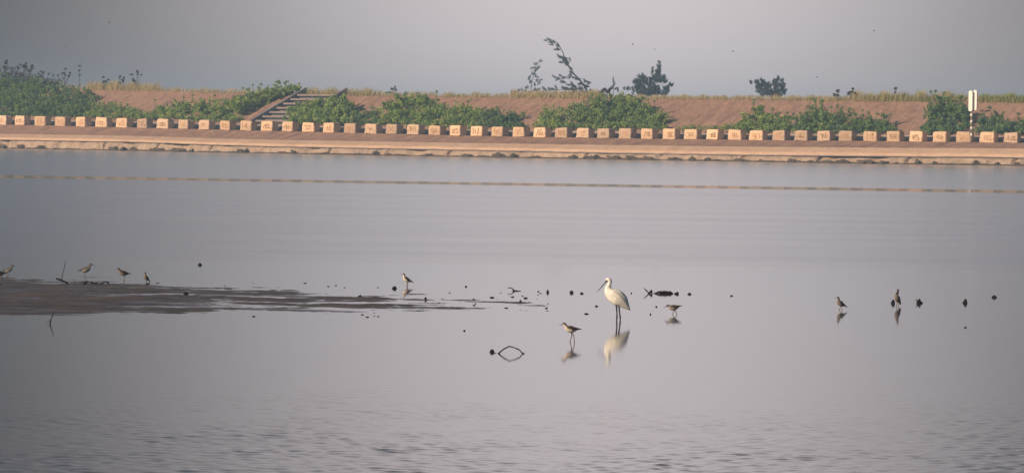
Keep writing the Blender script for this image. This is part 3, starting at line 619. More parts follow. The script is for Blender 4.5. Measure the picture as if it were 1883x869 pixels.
bush('green bush with upright shoots left of the thin stalky bush', [(1480, 222, 20, 16), (1502, 210, 18, 18), (1520, 216, 16, 15), (1500, 232, 38, 7)], [('leafA', .6), ('leafB', .2), ('leafC', .2)], 1.1, 0.18, 15, sprigs=10, sprigm='leafA', fill=(1465, 1535))
bush('thin stalky bush with scattered dark leaves on the right slope', [(1548, 220, 18, 14), (1575, 226, 20, 14), (1605, 226, 22, 12), (1590, 234, 36, 6), (1625, 228, 14, 10)], [('leafA', .7), ('leafC', .3)], 0.8, 0.17, 16, sprigs=26, sprigm='leafC', fill=(1540, 1640))
bush('dark green bush with a tall shoot just left of the white twin boards', [(1715, 215, 18, 20), (1735, 200, 20, 24), (1758, 206, 20, 20), (1775, 215, 12, 18), (1740, 228, 44, 11)], [('leafA', .55), ('leafC', .45)], 1.15, 0.18, 17, sprigs=16, sprigm='leafA', fill=(1700, 1780))
bush('low dark bush on the slope right of the white twin boards', [(1815, 225, 18, 13), (1835, 222, 16, 13), (1855, 228, 16, 10), (1885, 230, 26, 12), (1830, 235, 30, 6)], [('leafC', .6), ('leafA', .4)], 1.0, 0.17, 18, sprigs=8, fill=(1805, 1900))
bush('bushy green patch beyond the right end of the block row', [(1930, 225, 30, 16), (1975, 220, 30, 18)], [('leafA', .6), ('leafC', .4)], 0.9, 0.18, 19)

# ------------------------------------------------------------------ grass along the crest
def grass(name, label, segs, n, m, hs):
    rnd = random.Random(hash(name) % 1000 if False else len(name)*13); vs = []; fs = []
    wt = [abs(b-a)*d for a, b, d, *_ in segs]
    for _ in range(n):
        a, b, d, h0, h1 = rnd.choices(segs, wt)[0]
        x = rnd.uniform(a, b); clump = noise.noise(Vector((x*0.06, 2, 0)))
        if rnd.random() > 0.75+0.6*clump: continue
        o = O_CR + rnd.uniform(-0.35, 1.8); s, _, p = hit(x, 175, o); base = D(s, o); base.z = slope_z(s, o)
        hgt = rnd.uniform(h0, h1)*(0.75+0.5*max(0, clump+0.3))*hs; lean = Vector((rnd.gauss(0.08, 0.25), rnd.gauss(0, 0.2), 1)).normalized()
        wv_ = Vector((rnd.uniform(-1, 1), rnd.uniform(-1, 1), 0)).normalized()*0.013; tip = base + lean*hgt + Vector((0.15*hgt, 0, -0.1*hgt)); mid = base + lean*hgt*0.6
        i = len(vs); vs += [base-wv_, base+wv_, mid+wv_*0.8, mid-wv_*0.8, tip]; fs += [(i, i+1, i+2, i+3), (i+3, i+2, i+4)]
    o = mesh_obj(name, vs, fs, m); tag(o, label, None, None, 'stuff'); o['category'] = 'grass'
grass('dry_grass', 'straw coloured dry grass along the crest of the embankment', [(-300, 160, 1, .2, .8), (160, 290, 3, .4, 1.1), (290, 460, 1.5, .15, .6), (460, 560, 1, .2, .6), (560, 700, 2.4, .3, .9), (700, 940, 1.6, .2, .55), (940, 1110, 3, .4, .95), (1110, 1380, 2, .2, .5), (1380, 1560, 2, .2, .6), (1560, 1780, 3, .3, 1.0), (1780, 2300, 2, .3, .7)], 36000, MT['grassdry'], 1.25)
grass('green_grass', 'yellow green grass growing on the crest at the right', [(540, 700, 1, .2, .7), (820, 860, 1, .2, .5), (1440, 1560, 1, .2, .5), (1590, 1770, 3, .3, 1.0), (1800, 2200, 5, .5, 1.15)], 14000, MT['grassgreen'], 1.0)

# ------------------------------------------------------------------ withered stalks on the crest
def weed(x, ytop, label, seed, spread=8, heads=7, ybase=None, m='leafD'):
    rnd = random.Random(seed); o = O_CR+0.3; s, _, p = hit(x, 170, o); sc = F/p.y; base = D(s, o); base.z = slope_z(s, o)
    t = thing('dry_weed', base, label, 'weed', 'dark withered stalks on the crest'); top = at_depth(x, ytop, base.y) - base
    mb = MB(); vv = []; ff = []
    for k in range(heads):
        q = Vector((rnd.uniform(-1, 1)*spread/sc, rnd.uniform(-.3, .3), top.z*rnd.uniform(0.45, 1.0)))
        if k == 0: q = top.copy()
        mb.tube([Vector((rnd.uniform(-.1, .1), 0, 0)), q*0.5+Vector((rnd.uniform(-.1, .1), 0, 0.1)), q], [0.016, 0.012, 0.007], 4)
        v, f = leaf_cloud([(q, (rnd.uniform(.08, .22), .1, rnd.uniform(.07, .16)))], 34, 0.13, rnd); mesh_obj('seed_head', v, f, MT[m], t)
    mb.build('stalks', MT['twig'], t)
for a in [(12, 112, 'tallest cluster of dark seed heads at the far left', 1, 14, 14), (48, 116, 'second cluster of dark seed heads above the dry twiggy bush', 2, 14, 12), (80, 132, 'short dark stalk right of the dry twiggy bush', 3, 5, 4),
          (120, 127, 'dark branching weed standing on the green mound at the left', 4, 9, 9), (146, 121, 'single tall stalk with a dark head right of the branching weed', 5, 3, 3), (190, 142, 'thin faint weeds above the yellow grass at the left', 6, 14, 6),
          (221, 140, 'dark leaning weed left of the last tall weed', 7, 8, 6), (252, 131, 'tall weed with round heads where the bare brown slope begins', 8, 11, 9), (726, 161, 'small dark sprig alone on the crest left of the middle', 9, 6, 4),
          (1540, 166, 'short dark sprig on the crest between dense tree and grass mound', 10, 6, 5), (1568, 163, 'dark bushy sprig left of the grass mound', 11, 9, 8), (1647, 162, 'leaning dark stalk in the grass mound on the right', 12, 3, 3), (1113, 163, 'flat leafy sprig on the crest left of the small spire tree', 13, 10, 12)]:
    weed(*a)

# ------------------------------------------------------------------ feathery trees beyond the crest
TO = O_CR + 150.0
def needle_cloud(blobs, n, L, rnd, droop=(-1, 0, 0.4), dens=9):
    vs = []; fs = []; wts = [max(.05, b[1][0]*b[1][2]) for b in blobs]; tot = sum(wts)
    for (c, r), w in zip(blobs, wts):
        sprays = []
        for _ in range(max(3, int(dens*w**0.8))):
            d = Vector((rnd.gauss(0, 1), rnd.gauss(0, 1), rnd.gauss(0, 1))).normalized()*rnd.random()**0.5
            sprays.append((c + Vector((d.x*r[0], d.y*r[1], d.z*r[2])), (Vector(droop) + d*0.9).normalized()))
        for _ in range(int(n*w/tot)):
            sc_, dr_ = rnd.choice(sprays); u = rnd.random()
            p = sc_ + dr_*L*1.5*(u-0.5) + Vector((rnd.gauss(0, .05), rnd.gauss(0, .05), rnd.gauss(0, .05)))
            a = (dr_ + Vector((rnd.gauss(0, .45), rnd.gauss(0, .45), rnd.gauss(0, .45)))).normalized()*L*rnd.uniform(.35, .8)
            b = a.cross(Vector((rnd.gauss(0, 1), rnd.gauss(0, 1), rnd.gauss(0, 1)))).normalized()*0.018; i = len(vs)
            vs += [p-b, p+b, p+a+b*0.3, p+a-b*0.3]; fs.append((i, i+1, i+2, i+3))
    return vs, fs
def tree(label, trunk_px, limbs_px, clumps_px, n, L, r0, seed, droop=(-1, 0, .4), trunk_r=None):
    rnd = random.Random(seed); bx, by = trunk_px[0]; s, _, p = hit(bx, 178, TO); yb = p.y; sc = F/yb
    def P(x, y): return at_depth(x, y, yb)
    base = P(bx, by); g0 = gz(s, TO); foot = Vector((base.x, yb, g0))
    t = thing('feathery_tree', foot, label, 'tree', 'feathery trees beyond the crest')
    pts = [foot - foot] + [P(x, y) - foot for x, y in trunk_px]
    n_ = len(pts); mb = MB(); mb.tube(pts, [r0*(1-0.85*i/(n_-1)) for i in range(n_)], 7)
    for lb in limbs_px: 
        q = [P(x, y) - foot for x, y in lb]; q = [v + Vector((0, rnd.uniform(-.3, .3)*i, 0)) for i, v in enumerate(q)]
        mb.tube(q, [r0*0.35*(1-0.7*i/max(1, len(q)-1)) for i in range(len(q))], 5)
    mb.build('trunk', MT['bark'], t)
    bl = [(P(x, y)-foot+Vector((0, rnd.uniform(-.4, .4), 0)), (rx/sc, max(0.25, min(rx, 10)/sc), ry/sc)) for x, y, rx, ry in clumps_px]
    v, f = needle_cloud(bl, int(n*(1.2 if n < 10000 else 2.2)), L*0.85, rnd, droop, 17 if n < 10000 else 60); mesh_obj('crown', v, f, MT['needle'], t)
tree('leaning windswept tree with bare curved trunk, tallest on the crest', [(1079, 168), (1076, 160), (1064, 145), (1052, 133), (1045, 121), (1038.6, 109), (1035, 96), (1028, 84), (1016.5, 77), (1004, 73)],
     [[(1052, 137), (1038, 142), (1018, 143)], [(1076, 162), (1050, 165), (1020, 165), (998, 167)], [(1078, 160), (1082, 150)], [(1040, 112), (1026, 104)], [(1031, 88), (1020, 91)], [(1044, 119), (1030, 114)]],
     [(1008, 74, 7, 2), (1018, 78, 6, 2.5), (1014, 82, 3, 2), (1025, 84, 4, 3), (1023, 91, 7, 2.5), (1028, 104, 8, 2.5), (1039, 106, 5, 4), (1042, 111, 6, 3), (1034, 114, 7, 2.5), (1043, 120, 4, 6), (1050, 131, 4, 5), (1062, 144, 6, 4), (1070, 151, 6, 5), (1081, 151, 5, 4), (1080, 158, 5, 5),
      (1022, 144, 8, 3), (1036, 141, 6, 3), (1048, 140, 5, 2.5), (1034, 151, 6, 3), (1003, 166, 9, 3), (1018, 163, 8, 3), (1042, 163, 10, 5), (1052, 157, 10, 4), (1062, 166, 12, 6), (1074, 170, 10, 6), (1086, 168, 4, 6), (1050, 172, 14, 5)], 9500, 0.42, 0.16, 21, (-1, 0, .25))
tree('small thin ragged tree left of the leaning tree', [(976, 177), (977, 160), (979, 145), (983, 132), (989, 120), (994, 110)],
     [[(977, 160), (990, 156)], [(978, 152), (973, 144)], [(980, 147), (993, 146)], [(983, 132), (975, 125)], [(985, 130), (994, 124)], [(977, 168), (962, 166)], [(977, 168), (990, 165)]],
     [(993, 112, 2, 4), (986, 119, 3, 3), (978, 124, 5, 2), (991, 126, 5, 2.5), (986, 130, 4, 3), (980, 135, 3, 4), (974, 145, 3.5, 5), (986, 139, 3, 4), (989, 147, 6, 2.5), (988, 155, 6, 2.5), (976, 152, 3, 4), (966, 161, 5, 2), (963, 167, 6, 2.5), (984, 165, 8, 3), (976, 170, 8, 4), (952, 168, 8, 1.6)], 2900, 0.36, 0.07, 22, (.6, 0, .6))
tree('tiny pointed spire of a tree between the leaning and the dense tree', [(1128, 172), (1128, 160), (1127.5, 144)], [[(1128, 165), (1120, 163)], [(1128, 163), (1136, 166)]],
     [(1128, 148, 1.6, 5), (1128, 156, 2.6, 5), (1128, 163, 5, 4), (1136, 166, 4, 3), (1118, 168, 6, 3)], 1100, 0.3, 0.06, 23, (0, 0, 1))
tree('dense grey green tree with a pointed right top behind the big bush', [(1196, 180), (1200, 160), (1208, 140), (1213, 122), (1214, 112)],
     [[(1196, 175), (1186, 158), (1182, 142)], [(1198, 170), (1212, 160), (1226, 148)], [(1196, 176), (1170, 168), (1150, 164)], [(1200, 176), (1222, 170), (1236, 156)], [(1205, 150), (1196, 132)]],
     [(1213, 116, 1.8, 5), (1211, 125, 3.5, 6), (1210, 134, 6, 6), (1199, 130, 2.5, 5), (1181, 142, 8, 5), (1172, 152, 9, 6), (1188, 151, 11, 8), (1203, 147, 11, 9), (1215, 146, 8, 8), (1222, 148, 5, 5), (1176, 164, 13, 9), (1196, 165, 15, 10), (1182, 172, 20, 6), (1208, 166, 8, 10), (1226, 162, 6, 7), (1222, 172, 8, 5), (1234, 157, 4, 3), (1153, 163, 8, 2)], 17000, 0.34, 0.16, 24, (.1, 0, 1))
tree('dense round grey green tree standing alone on the right crest', [(1418, 184), (1418, 165), (1416, 150)],
     [[(1418, 178), (1400, 162), (1390, 150)], [(1418, 178), (1430, 160), (1436, 146)], [(1418, 174), (1402, 156), (1402, 146)], [(1418, 172), (1440, 168), (1445, 172)]],
     [(1391, 151, 5, 3), (1403, 149, 5, 4), (1396, 158, 8, 5), (1395, 165, 7, 5), (1410, 158, 8, 7), (1424, 149, 5, 4), (1430, 146, 4, 4), (1437, 147, 3, 3), (1426, 157, 9, 7), (1438, 158, 6, 7), (1412, 168, 14, 6), (1432, 168, 11, 6), (1443, 169, 4, 6), (1404, 174, 10, 4), (1425, 175, 14, 4), (1381, 152, 2, 1.5)], 10500, 0.34, 0.14, 25, (-.1, 0, 1))

# ------------------------------------------------------------------ birds
def lerp(a, b, t): return a + (b-a)*t
def bird_body(spine, colf, par, name='body', seg=14, sub=4):
    """spine: (x, z, half_width, half_height) from face to tail in the x-z plane; one lofted skin"""
    P = np.array(spine, float); n = len(P); t = np.zeros(n)
    for i in range(1, n): t[i] = t[i-1] + math.hypot(P[i, 0]-P[i-1, 0], P[i, 1]-P[i-1, 1])
    tt = []; 
    for i in range(n-1): tt += list(np.linspace(t[i], t[i+1], sub, endpoint=False))
    tt.append(t[-1]); tt = np.array(tt)
    def cr(col):                                                    # Catmull-Rom through the stations
        out_ = []
        for q in tt:
            i = min(max(np.searchsorted(t, q, 'right')-1, 0), n-2); u = (q-t[i])/(t[i+1]-t[i])
            p0, p1, p2, p3 = P[max(i-1, 0), col], P[i, col], P[i+1, col], P[min(i+2, n-1), col]
            out_.append(0.5*(2*p1+(-p0+p2)*u+(2*p0-5*p1+4*p2-p3)*u*u+(-p0+3*p1-3*p2+p3)*u**3))
        return np.array(out_)
    X, Z, Wd, Hh = cr(0), cr(1), np.maximum(cr(2), 0.001), np.maximum(cr(3), 0.001)
    vs = []; cs = []; fs = []
    for i in range(len(tt)):
        a, b = max(i-1, 0), min(i+1, len(tt)-1); d = Vector((X[b]-X[a], 0, Z[b]-Z[a])).normalized(); nrm = Vector((-d.z, 0, d.x))
        if nrm.z < 0 and abs(d.x) > 0.2: nrm = -nrm
        if nrm.dot(Vector((0.35, 0, 1))) < 0: nrm = -nrm
        for k in range(seg):
            q = 2*math.pi*k/seg; v = Vector((X[i], 0, Z[i])) + nrm*math.sin(q)*Hh[i] + Vector((0, 1, 0))*math.cos(q)*Wd[i]
            vs.append(v); cs.append(colf(tt[i]/t[-1], math.sin(q), v))
    for i in range(len(tt)-1):
        for k in range(seg): a0 = i*seg+k; a1 = i*seg+(k+1) % seg; fs.append((a0, a1, a1+seg, a0+seg))
    fs.append(tuple(range(seg-1, -1, -1))); m_ = len(vs); fs.append(tuple(range(m_-seg, m_)))
    return mesh_obj(name, vs, fs, MT['plum'], par, True, cs)
def small_bird(fx, fy, face, label, pitch=0, scale=1.0, yaw=0, leg=0.12, feet=((-0.01, 0.012), (0.02, -0.012)), dark=1.0, neck=0.0, headdown=0, pale=False, legm='leg', legs=2):
    loc = at_z(fx, fy); t = thing('wading_bird', loc, label, 'bird', 'small brown wading birds on the flats')
    t.rotation_euler = (0, 0, (0 if face < 0 else math.pi) + math.radians(yaw)); t.scale = (scale,)*3
    ca, sa = math.cos(math.radians(pitch)), math.sin(math.radians(pitch)); hip = leg + 0.018
    def Rr_(x, z): z -= 0.0; return (x*ca + z*sa, hip + 0.028 + (-x*sa + z*ca))   # pitch raises the head (negative x)
    sp = [(-0.122, 0.058+neck-headdown, .003, .003), (-0.113, 0.061+neck-headdown, .011, .012), (-0.098, 0.063+neck-headdown, .0165, .018), (-0.082, 0.052+neck*.8-headdown*.7, .0155, .017), (-0.068, 0.030+neck*.3, .021, .022), (-0.045, 0.008, .034, .035), (-0.005, -0.001, .041, .042), (0.035, -0.001, .035, .033), (0.07, 0.006, .022, .018), (0.10, 0.008, .013, .009), (0.128, 0.006, .008, .004)]
    sp2 = [(*Rr_(x, z), w, h) for x, z, w, h in sp]
    up = (0.062*dark, 0.045*dark, 0.036*dark); lo_ = (0.62, 0.53, 0.44) if dark > 0.65 else (0.19, 0.145, 0.12)
    if pale: up = (0.075, 0.062, 0.053); lo_ = (0.34, 0.29, 0.24)
    def colf(u, sn, v):
        th = -0.15 if u > 0.2 else -0.5
        k = min(1, max(0, (sn-th)/0.3)); n_ = 0.5+0.5*noise.noise(v*70); k = k*(0.75+0.25*n_)
        return tuple(lerp(b, a, k) for a, b in zip(up, lo_))
    bird_body([(a_, b_, w_*1.12, h_*1.14) for a_, b_, w_, h_ in sp2], colf, t)
    hx, hz = sp2[0][0], sp2[0][1]; bd = Vector((-math.cos(math.radians(25-pitch*0.3)), 0, -math.sin(math.radians(25-pitch*0.3)+headdown*6)))
    mb = MB(); mb.tube([(hx+0.012, 0, hz), Vector((hx, 0, hz))+bd*0.022, Vector((hx, 0, hz))+bd*0.045], [0.0048, 0.0034, 0.0018], 6); mb.build('bill', MT['black'], t, True)
    for sgn in (-1, 1):                                             # folded wing lying over the flank
        wv_ = []; wf = []; prof = [(-0.05, 0.020, 0.010), (-0.02, 0.012, 0.024), (0.02, 0.008, 0.026), (0.06, 0.008, 0.016), (0.10, 0.008, 0.009), (0.140, 0.004, 0.003)]
        for i, (x, z, h) in enumerate(prof):
            wd = np.interp(x, [-0.05, -0.01, 0.03, 0.07, 0.14], [0.031, 0.0425, 0.039, 0.025, 0.009])
            for zz, yy in ((z+h*0.8, 0.80), (z, 1.04), (z-h*0.7, 1.0)): a_, b_ = Rr_(x, zz); wv_.append((a_, sgn*wd*yy, b_))
            if i: b0 = (i-1)*3; wf += [(b0, b0+3, b0+4, b0+1), (b0+1, b0+4, b0+5, b0+2)]
        cs = [tuple(c*(0.75+0.5*random.Random(i).random()) for c in (up[0]*0.8, up[1]*0.8, up[2]*0.8)) for i in range(len(wv_))]
        o = mesh_obj('wing', wv_, wf, MT['plum'], t, True, cs); sm = o.modifiers.new('solid', 'SOLIDIFY'); sm.thickness = 0.004
    for k, (xf, yy) in enumerate(feet[:legs]):
        mb = MB(); hp = Vector((0.004, yy, hip-0.004)); kn = Vector(((xf+0.004)/2+0.012, yy, hip*0.55))
        mb.tube([hp, kn, (xf, yy, 0.0)], [0.0082, 0.0058, 0.005], 6)
        for a_ in (-0.5, 0, 0.5): mb.tube([(xf, yy, 0.003), (xf-0.022*math.cos(a_), yy+0.022*math.sin(a_), -0.004)], [0.003, 0.002], 4)
        mb.build('leg', MT[legm], t)
    return t
small_bird(1050, 628.5, -1, 'brown backed wader with white belly in shallow water before the white bird', 3, 1.0, 0, 0.125, ((-0.012, 0.012), (0.045, -0.012)), dark=0.9, legm='leg')
small_bird(1239, 577.3, -1, 'wader striding with lowered head right of the white bird', -10, 0.95, 0, 0.062, ((-0.02, 0.012), (0.045, -0.012)), pale=True, headdown=0.02)
small_bird(1546, 569.2, -1, 'dark upright wader stepping through open water left of the two stumps', 30, 0.88, 20, 0.066, ((-0.03, 0.012), (0.012, -0.012)), dark=0.6)
small_bird(1650, 563.0, -1, 'slender long necked wader standing behind the dark stone on the right', 50, 0.95, 50, 0.085, ((-0.008, 0.014), (0.012, -0.014)), dark=0.5, neck=0.04)
small_bird(748, 525.2, -1, 'single wader standing above the tip of the mud bank', 26, 0.95, 0, 0.070, ((-0.005, 0.012), (0.010, -0.012)), dark=0.7)
small_bird(269, 517.6, -1, 'smallest dark wader hunched at the mud edge', 42, 0.75, 40, 0.045, ((-0.003, 0.010), (0.008, -0.010)), dark=0.55)
small_bird(227, 517, -1, 'dark winged wader facing left beside the driftwood log', 8, 1.0, 0, 0.10, ((0.0, 0.008), (0.01, -0.008)), dark=0.6, legs=2)
small_bird(157, 513.5, 1, 'pale wader facing right standing on one leg above the driftwood', 12, 1.1, 0, 0.115, ((0.0, 0.0),), pale=True, legs=1)
small_bird(15, 506.5, 1, 'pale wader facing right at the left edge', 14, 0.92, 0, 0.07, ((-0.005, 0.01), (0.01, -0.01)), pale=True)
small_bird(-1, 512.5, -1, 'dark wader cut off by the left edge of the view', 0, 1.0, 0, 0.055, ((0.06, 0.01), (0.03, -0.01)), dark=0.55)

def spoonbill():
    loc = at_z(1134.0, 588.5); t = thing('large_white_wading_bird', loc, 'tall white wading bird with long black spoon shaped bill and black legs', 'bird')
    K = 6.68*F/loc.y
    def Q(x, y): return ((x-360)/K, (624-y)/K)
    st = [(222, 140, 8, 9), (232, 132, 15, 19), (250, 126, 22, 26), (268, 142, 23, 27), (267, 174, 22, 26), (254, 208, 23, 29), (254, 246, 33, 43), (276, 285, 50, 58), (318, 318, 60, 74), (368, 348, 64, 80), (418, 385, 55, 70), (456, 425, 38, 48), (488, 460, 20, 27), (510, 485, 9, 10), (520, 494, 3, 3)]
    sp = [(*Q(x, y), w/K*1.05, h/K*(1.0 if i_ < 5 else 1.18)) for i_, (x, y, w, h) in enumerate(st)]
    def colf(u, sn, v):
        c = (0.90, 0.85, 0.75)
        if u > 0.93: return (0.30, 0.25, 0.22)
        k = 0.92 + 0.16*noise.noise(Vector((v.x*14+v.z*20, v.y*30, v.z*14-v.x*8))); k *= 1 - (0.08 if u > 0.6 else 0)
        return tuple(a*k for a in c)
    bird_body(sp, colf, t, seg=20, sub=6)
    # bill: flat spatula
    pts = [(232, 136, 10, 10), (222, 152, 8, 9), (200, 180, 6, 7), (170, 214, 5, 6), (145, 243, 9, 5), (130, 260, 12, 5), (122, 268, 8, 4)]
    vs = []; fs = []
    for i, (x, y, w, h) in enumerate(pts):
        cx, cz = Q(x, y); a = math.radians(48); nx, nz = math.sin(a), -math.cos(a)
        for k in range(8): q = 2*math.pi*k/8; vs.append((cx - nx*math.sin(q)*h/K*0.9, math.cos(q)*w/K, cz + (-nz)*math.sin(q)*h/K*0.9))
        if i: 
            for k in range(8): a0 = (i-1)*8+k; a1 = (i-1)*8+(k+1) % 8; fs.append((a0, a1, a1+8, a0+8))
    fs.append(tuple(range(7, -1, -1))); fs.append(tuple(range(len(vs)-8, len(vs))))
    mesh_obj('bill', vs, fs, MT['black'], t, True)
    # black bare face patch + eyes
    mb = MB(); bm = bmesh.new(); bmesh.ops.create_uvsphere(bm, u_segments=12, v_segments=8, radius=1); cx, cz = Q(233, 138)
    for v in bm.verts: v.co = Vector((cx+v.co.x*0.019, v.co.y*0.0225, cz+v.co.z*0.022))
    me = bpy.data.meshes.new('face_skin'); bm.to_mesh(me); bm.free(); me.materials.append(MT['black']); o = bpy.data.objects.new('face_skin', me); COL.objects.link(o); o.parent = t
    # folded wings
    for sgn in (-1, 1):
        prof = [(290, 268, 20), (330, 290, 42), (380, 330, 55), (430, 385, 50), (470, 430, 34), (500, 468, 18), (522, 498, 6)]; vs = []; fs = []
        for i, (x, y, h) in enumerate(prof):
            wd = np.interp(x, [290, 330, 380, 430, 470, 500, 522], [46, 63, 66, 54, 36, 19, 6])/K; dx, dz = 0.62, 0.78
            for e, yy in ((1.0, 0.55), (0.5, 0.93), (-0.1, 1.06), (-0.75, 0.98)):
                cx, cz = Q(x + dx*h*e, y - dz*h*e*0.9); vs.append((cx, sgn*wd*yy, cz))
            if i:
                for e in range(3): b = (i-1)*4+e; fs.append((b, b+4, b+5, b+1))
        cs = [(0.26, 0.21, 0.18) if i >= 25 else tuple(c_*(0.80 if (i % 4) in (1, 3) else 1.0)*(0.92 if (i//4) % 2 else 1.0) for c_ in (0.86, 0.80, 0.70)) for i in range(len(vs))]
        o = mesh_obj('wing', vs, fs, MT['plum'], t, True, cs); sm = o.modifiers.new('solid', 'SOLIDIFY'); sm.thickness = 0.008; ss_ = o.modifiers.new('s', 'SUBSURF'); ss_.levels = 2; ss_.render_levels = 2
    for (pts, yy) in (([(352, 425), (356, 470), (362, 540), (361, 590), (358, 624), (352, 700)], -0.025), ([(382, 425), (388, 470), (397, 540), (403, 590), (404, 624), (398, 700)], 0.035)):
        q = [(Q(x, y)[0], yy, Q(x, y)[1]) for x, y in pts]; mb = MB(); mb.tube(q, [12.5/K, 10/K, 8/K, 10.5/K, 7.5/K, 7.5/K], 8); 
        fx, fz = q[-1][0], q[-1][2]
        for a_ in (-0.5, 0, 0.5): mb.tube([(fx, yy, fz), (fx-0.09*math.cos(a_), yy+0.09*math.sin(a_), fz-0.01)], [0.007, 0.004], 5)
        mb.build('leg', MT['black'], t, True)
spoonbill()

# distant birds in flight
for i, (x, y, w, dep, lab) in enumerate([(201, 42, 5, 260, 'dark speck of a flying bird high at the upper left'), (121, 87, 4, 300, 'tiny flying bird above the left mound'), (1163, 82, 6, 380, 'flying bird with level wings above the dense tree'), (1204, 91, 4, 400, 'smaller flying bird right of the level winged one'),
        (1348, 95, 5, 400, 'faint flying bird above the bare slope right of the dense tree'), (1502, 142, 5, 380, 'low flying bird between the round tree and the grass mound'), (1607, 57, 5, 360, 'flying bird high at the upper right')]):
    c = at_depth(x, y, dep); sp_ = w/(F/dep); t = thing('flying_bird', c, lab, 'bird', 'distant birds in flight'); rnd = random.Random(i); t.rotation_euler = (0, rnd.uniform(-.5, .5), rnd.uniform(-.6, .6))
    bird_body([(-.32*sp_, 0, .01*sp_, .01*sp_), (-.2*sp_, .01, .07*sp_, .08*sp_), (0, 0, .11*sp_, .11*sp_), (.2*sp_, 0, .07*sp_, .06*sp_), (.38*sp_, 0, .05*sp_, .01*sp_)], lambda u, s_, v: (0.05, 0.04, 0.04), t, seg=8, sub=2)
    for sgn in (-1, 1):
        h = sp_*0.28; vs = [(-.1*sp_, 0, 0), (.16*sp_, 0, 0), (.10*sp_, sgn*.3*sp_, h), (-.12*sp_, sgn*.3*sp_, h), (.10*sp_, sgn*.62*sp_, h*0.8)]
        o = mesh_obj('wing', vs, [(0, 1, 2, 3), (3, 2, 4)], MT['plum'], t, col=[(0.05, 0.04, 0.04)]*5); o.modifiers.new('s', 'SOLIDIFY').thickness = 0.02*sp_

# ------------------------------------------------------------------ stones, stumps and wood in the shallows
def lump(x, y, w, h, label, seed, name='stone', cat='stone', spike=0, flat=0.3, group='dark stones and stumps in the shallows', m='stone', side=0):
    y -= h*0.38 if h > 3 else 0; h = h*0.66 if h > 3 else h
    rnd = random.Random(seed); loc = at_z(x, y); sc = F/loc.y; bm = bmesh.new(); bmesh.ops.create_icosphere(bm, subdivisions=3, radius=1)
    for v in bm.verts:
        k = 1 + 0.75*noise.noise(v.co*1.3+Vector((seed*2.3, 0, 0)))*0.66 + 0.14*noise.noise(v.co*4+Vector((0, seed, 0)))
        x_ = v.co.x*k*(1-0.25*max(0, v.co.z)); z_ = max(-0.5, v.co.z*k); 
        v.co = Vector(((x_ + side*max(0, z_)*0.5)*w/2/sc, v.co.y*k*w/2/sc, z_*h/sc))
    if spike:
        b2 = MB(); b2.tube([(-w*.2/sc, 0, h*.5/sc), (-w*.62/sc, 0, h*1.0/sc)], [w*.12/sc, w*.05/sc], 6)
        me2 = bpy.data.meshes.new('x'); me2.from_pydata([tuple(v) for v in b2.v], [], b2.f); bm.from_mesh(me2); bpy.data.meshes.remove(me2)
    me = bpy.data.meshes.new(name); bm.to_mesh(me); bm.free(); me.materials.append(MT[m]); me.polygons.foreach_set('use_smooth', [True]*len(me.polygons))
    o = bpy.data.objects.new(name, me); COL.objects.link(o); o.location = loc; tag(o, label, cat, group); return o
for i, a in enumerate([(367, 489.5, 8, 6.5, 'round dark stone alone in open water above the mud bank'), (725, 533, 8, 7, 'egg shaped dark stone left of the single wader'), (662, 549, 9, 6.5, 'dark stone on the thin end of the mud bank'),
        (782, 553.5, 6, 7.5, 'upright dark stone right of the mud bank tip', 'side'), (1007, 540.5, 5, 8, 'narrow upright stone left of the white bird'), (1051, 541, 7, 7.5, 'blocky dark stone nearest left of the white bird'), (1070, 539.5, 7, 2.6, 'low sliver of stone beside the blocky stone'),
        (1642, 561, 8, 9, 'dark stone at the feet of the long necked wader'), (1691, 561, 12, 10.5, 'angular dark stone with a spike on its left shoulder'), (1774, 560.5, 8, 10, 'upright dark stone second from the right edge'), (1828, 549, 9, 6, 'small oval stone nearest the right edge'),
        (168, 541, 6, 7, 'small dark stone on the mud under the driftwood log'), (342, 543, 9, 6, 'dark stone on the middle of the mud bank'), (905, 650, 9, 8, 'dark stump left of the bent arching branch'),
        (1097, 563, 7, 2, 'flat clod floating left of the white bird breast'), (1078, 577, 9, 1.8, 'thin flat clod above the brown backed wader'), (1005, 566.5, 6, 2, 'flat clod between mud tip and white bird'), (1345, 544, 6, 2, 'tiny flat clod right of the driftwood trunk'), (1267, 542.5, 7, 4.5, 'small triangular stone right of the driftwood trunk'), (1244, 542.5, 8, 6, 'wedge shaped stone touching the right end of the trunk'),
        (1161, 539, 3, 2, 'tiny clod between the white bird and the driftwood'), (1207, 564, 4, 2, 'tiny clod left of the striding wader'), (967, 548, 9, 2.0, 'flat clod under the forked twig'), (957, 554, 5, 3, 'small round clod under the forked twig'), (990, 536, 3, 2, 'tiny clod right of the forked twig'), (1196, 578, 3, 2.5, 'tiny clod down left of the striding wader'),
        (857, 527, 4, 2, 'flat clod right of the single wader'), (905, 547, 9, 2, 'long flat clod off the tip of the mud bank'), (1775, 602, 5, 2, 'tiny flat clod below the upright stones on the right'), (854, 608, 4, 2, 'tiny clod in open water above the stump')]):
    lump(*a[:5], i+1, spike=(i == 8), side=(0.5 if len(a) > 5 else (0.6 if i in (9, 18, 19) else 0)), m='stone', name='stone' if a[3] > 3 else 'mud_clod', cat='stone' if a[3] > 3 else 'clod', group='dark stones in the shallows' if a[3] > 3 else 'small clods in the shallows')
crumb = None; rnd_c = random.Random(5)
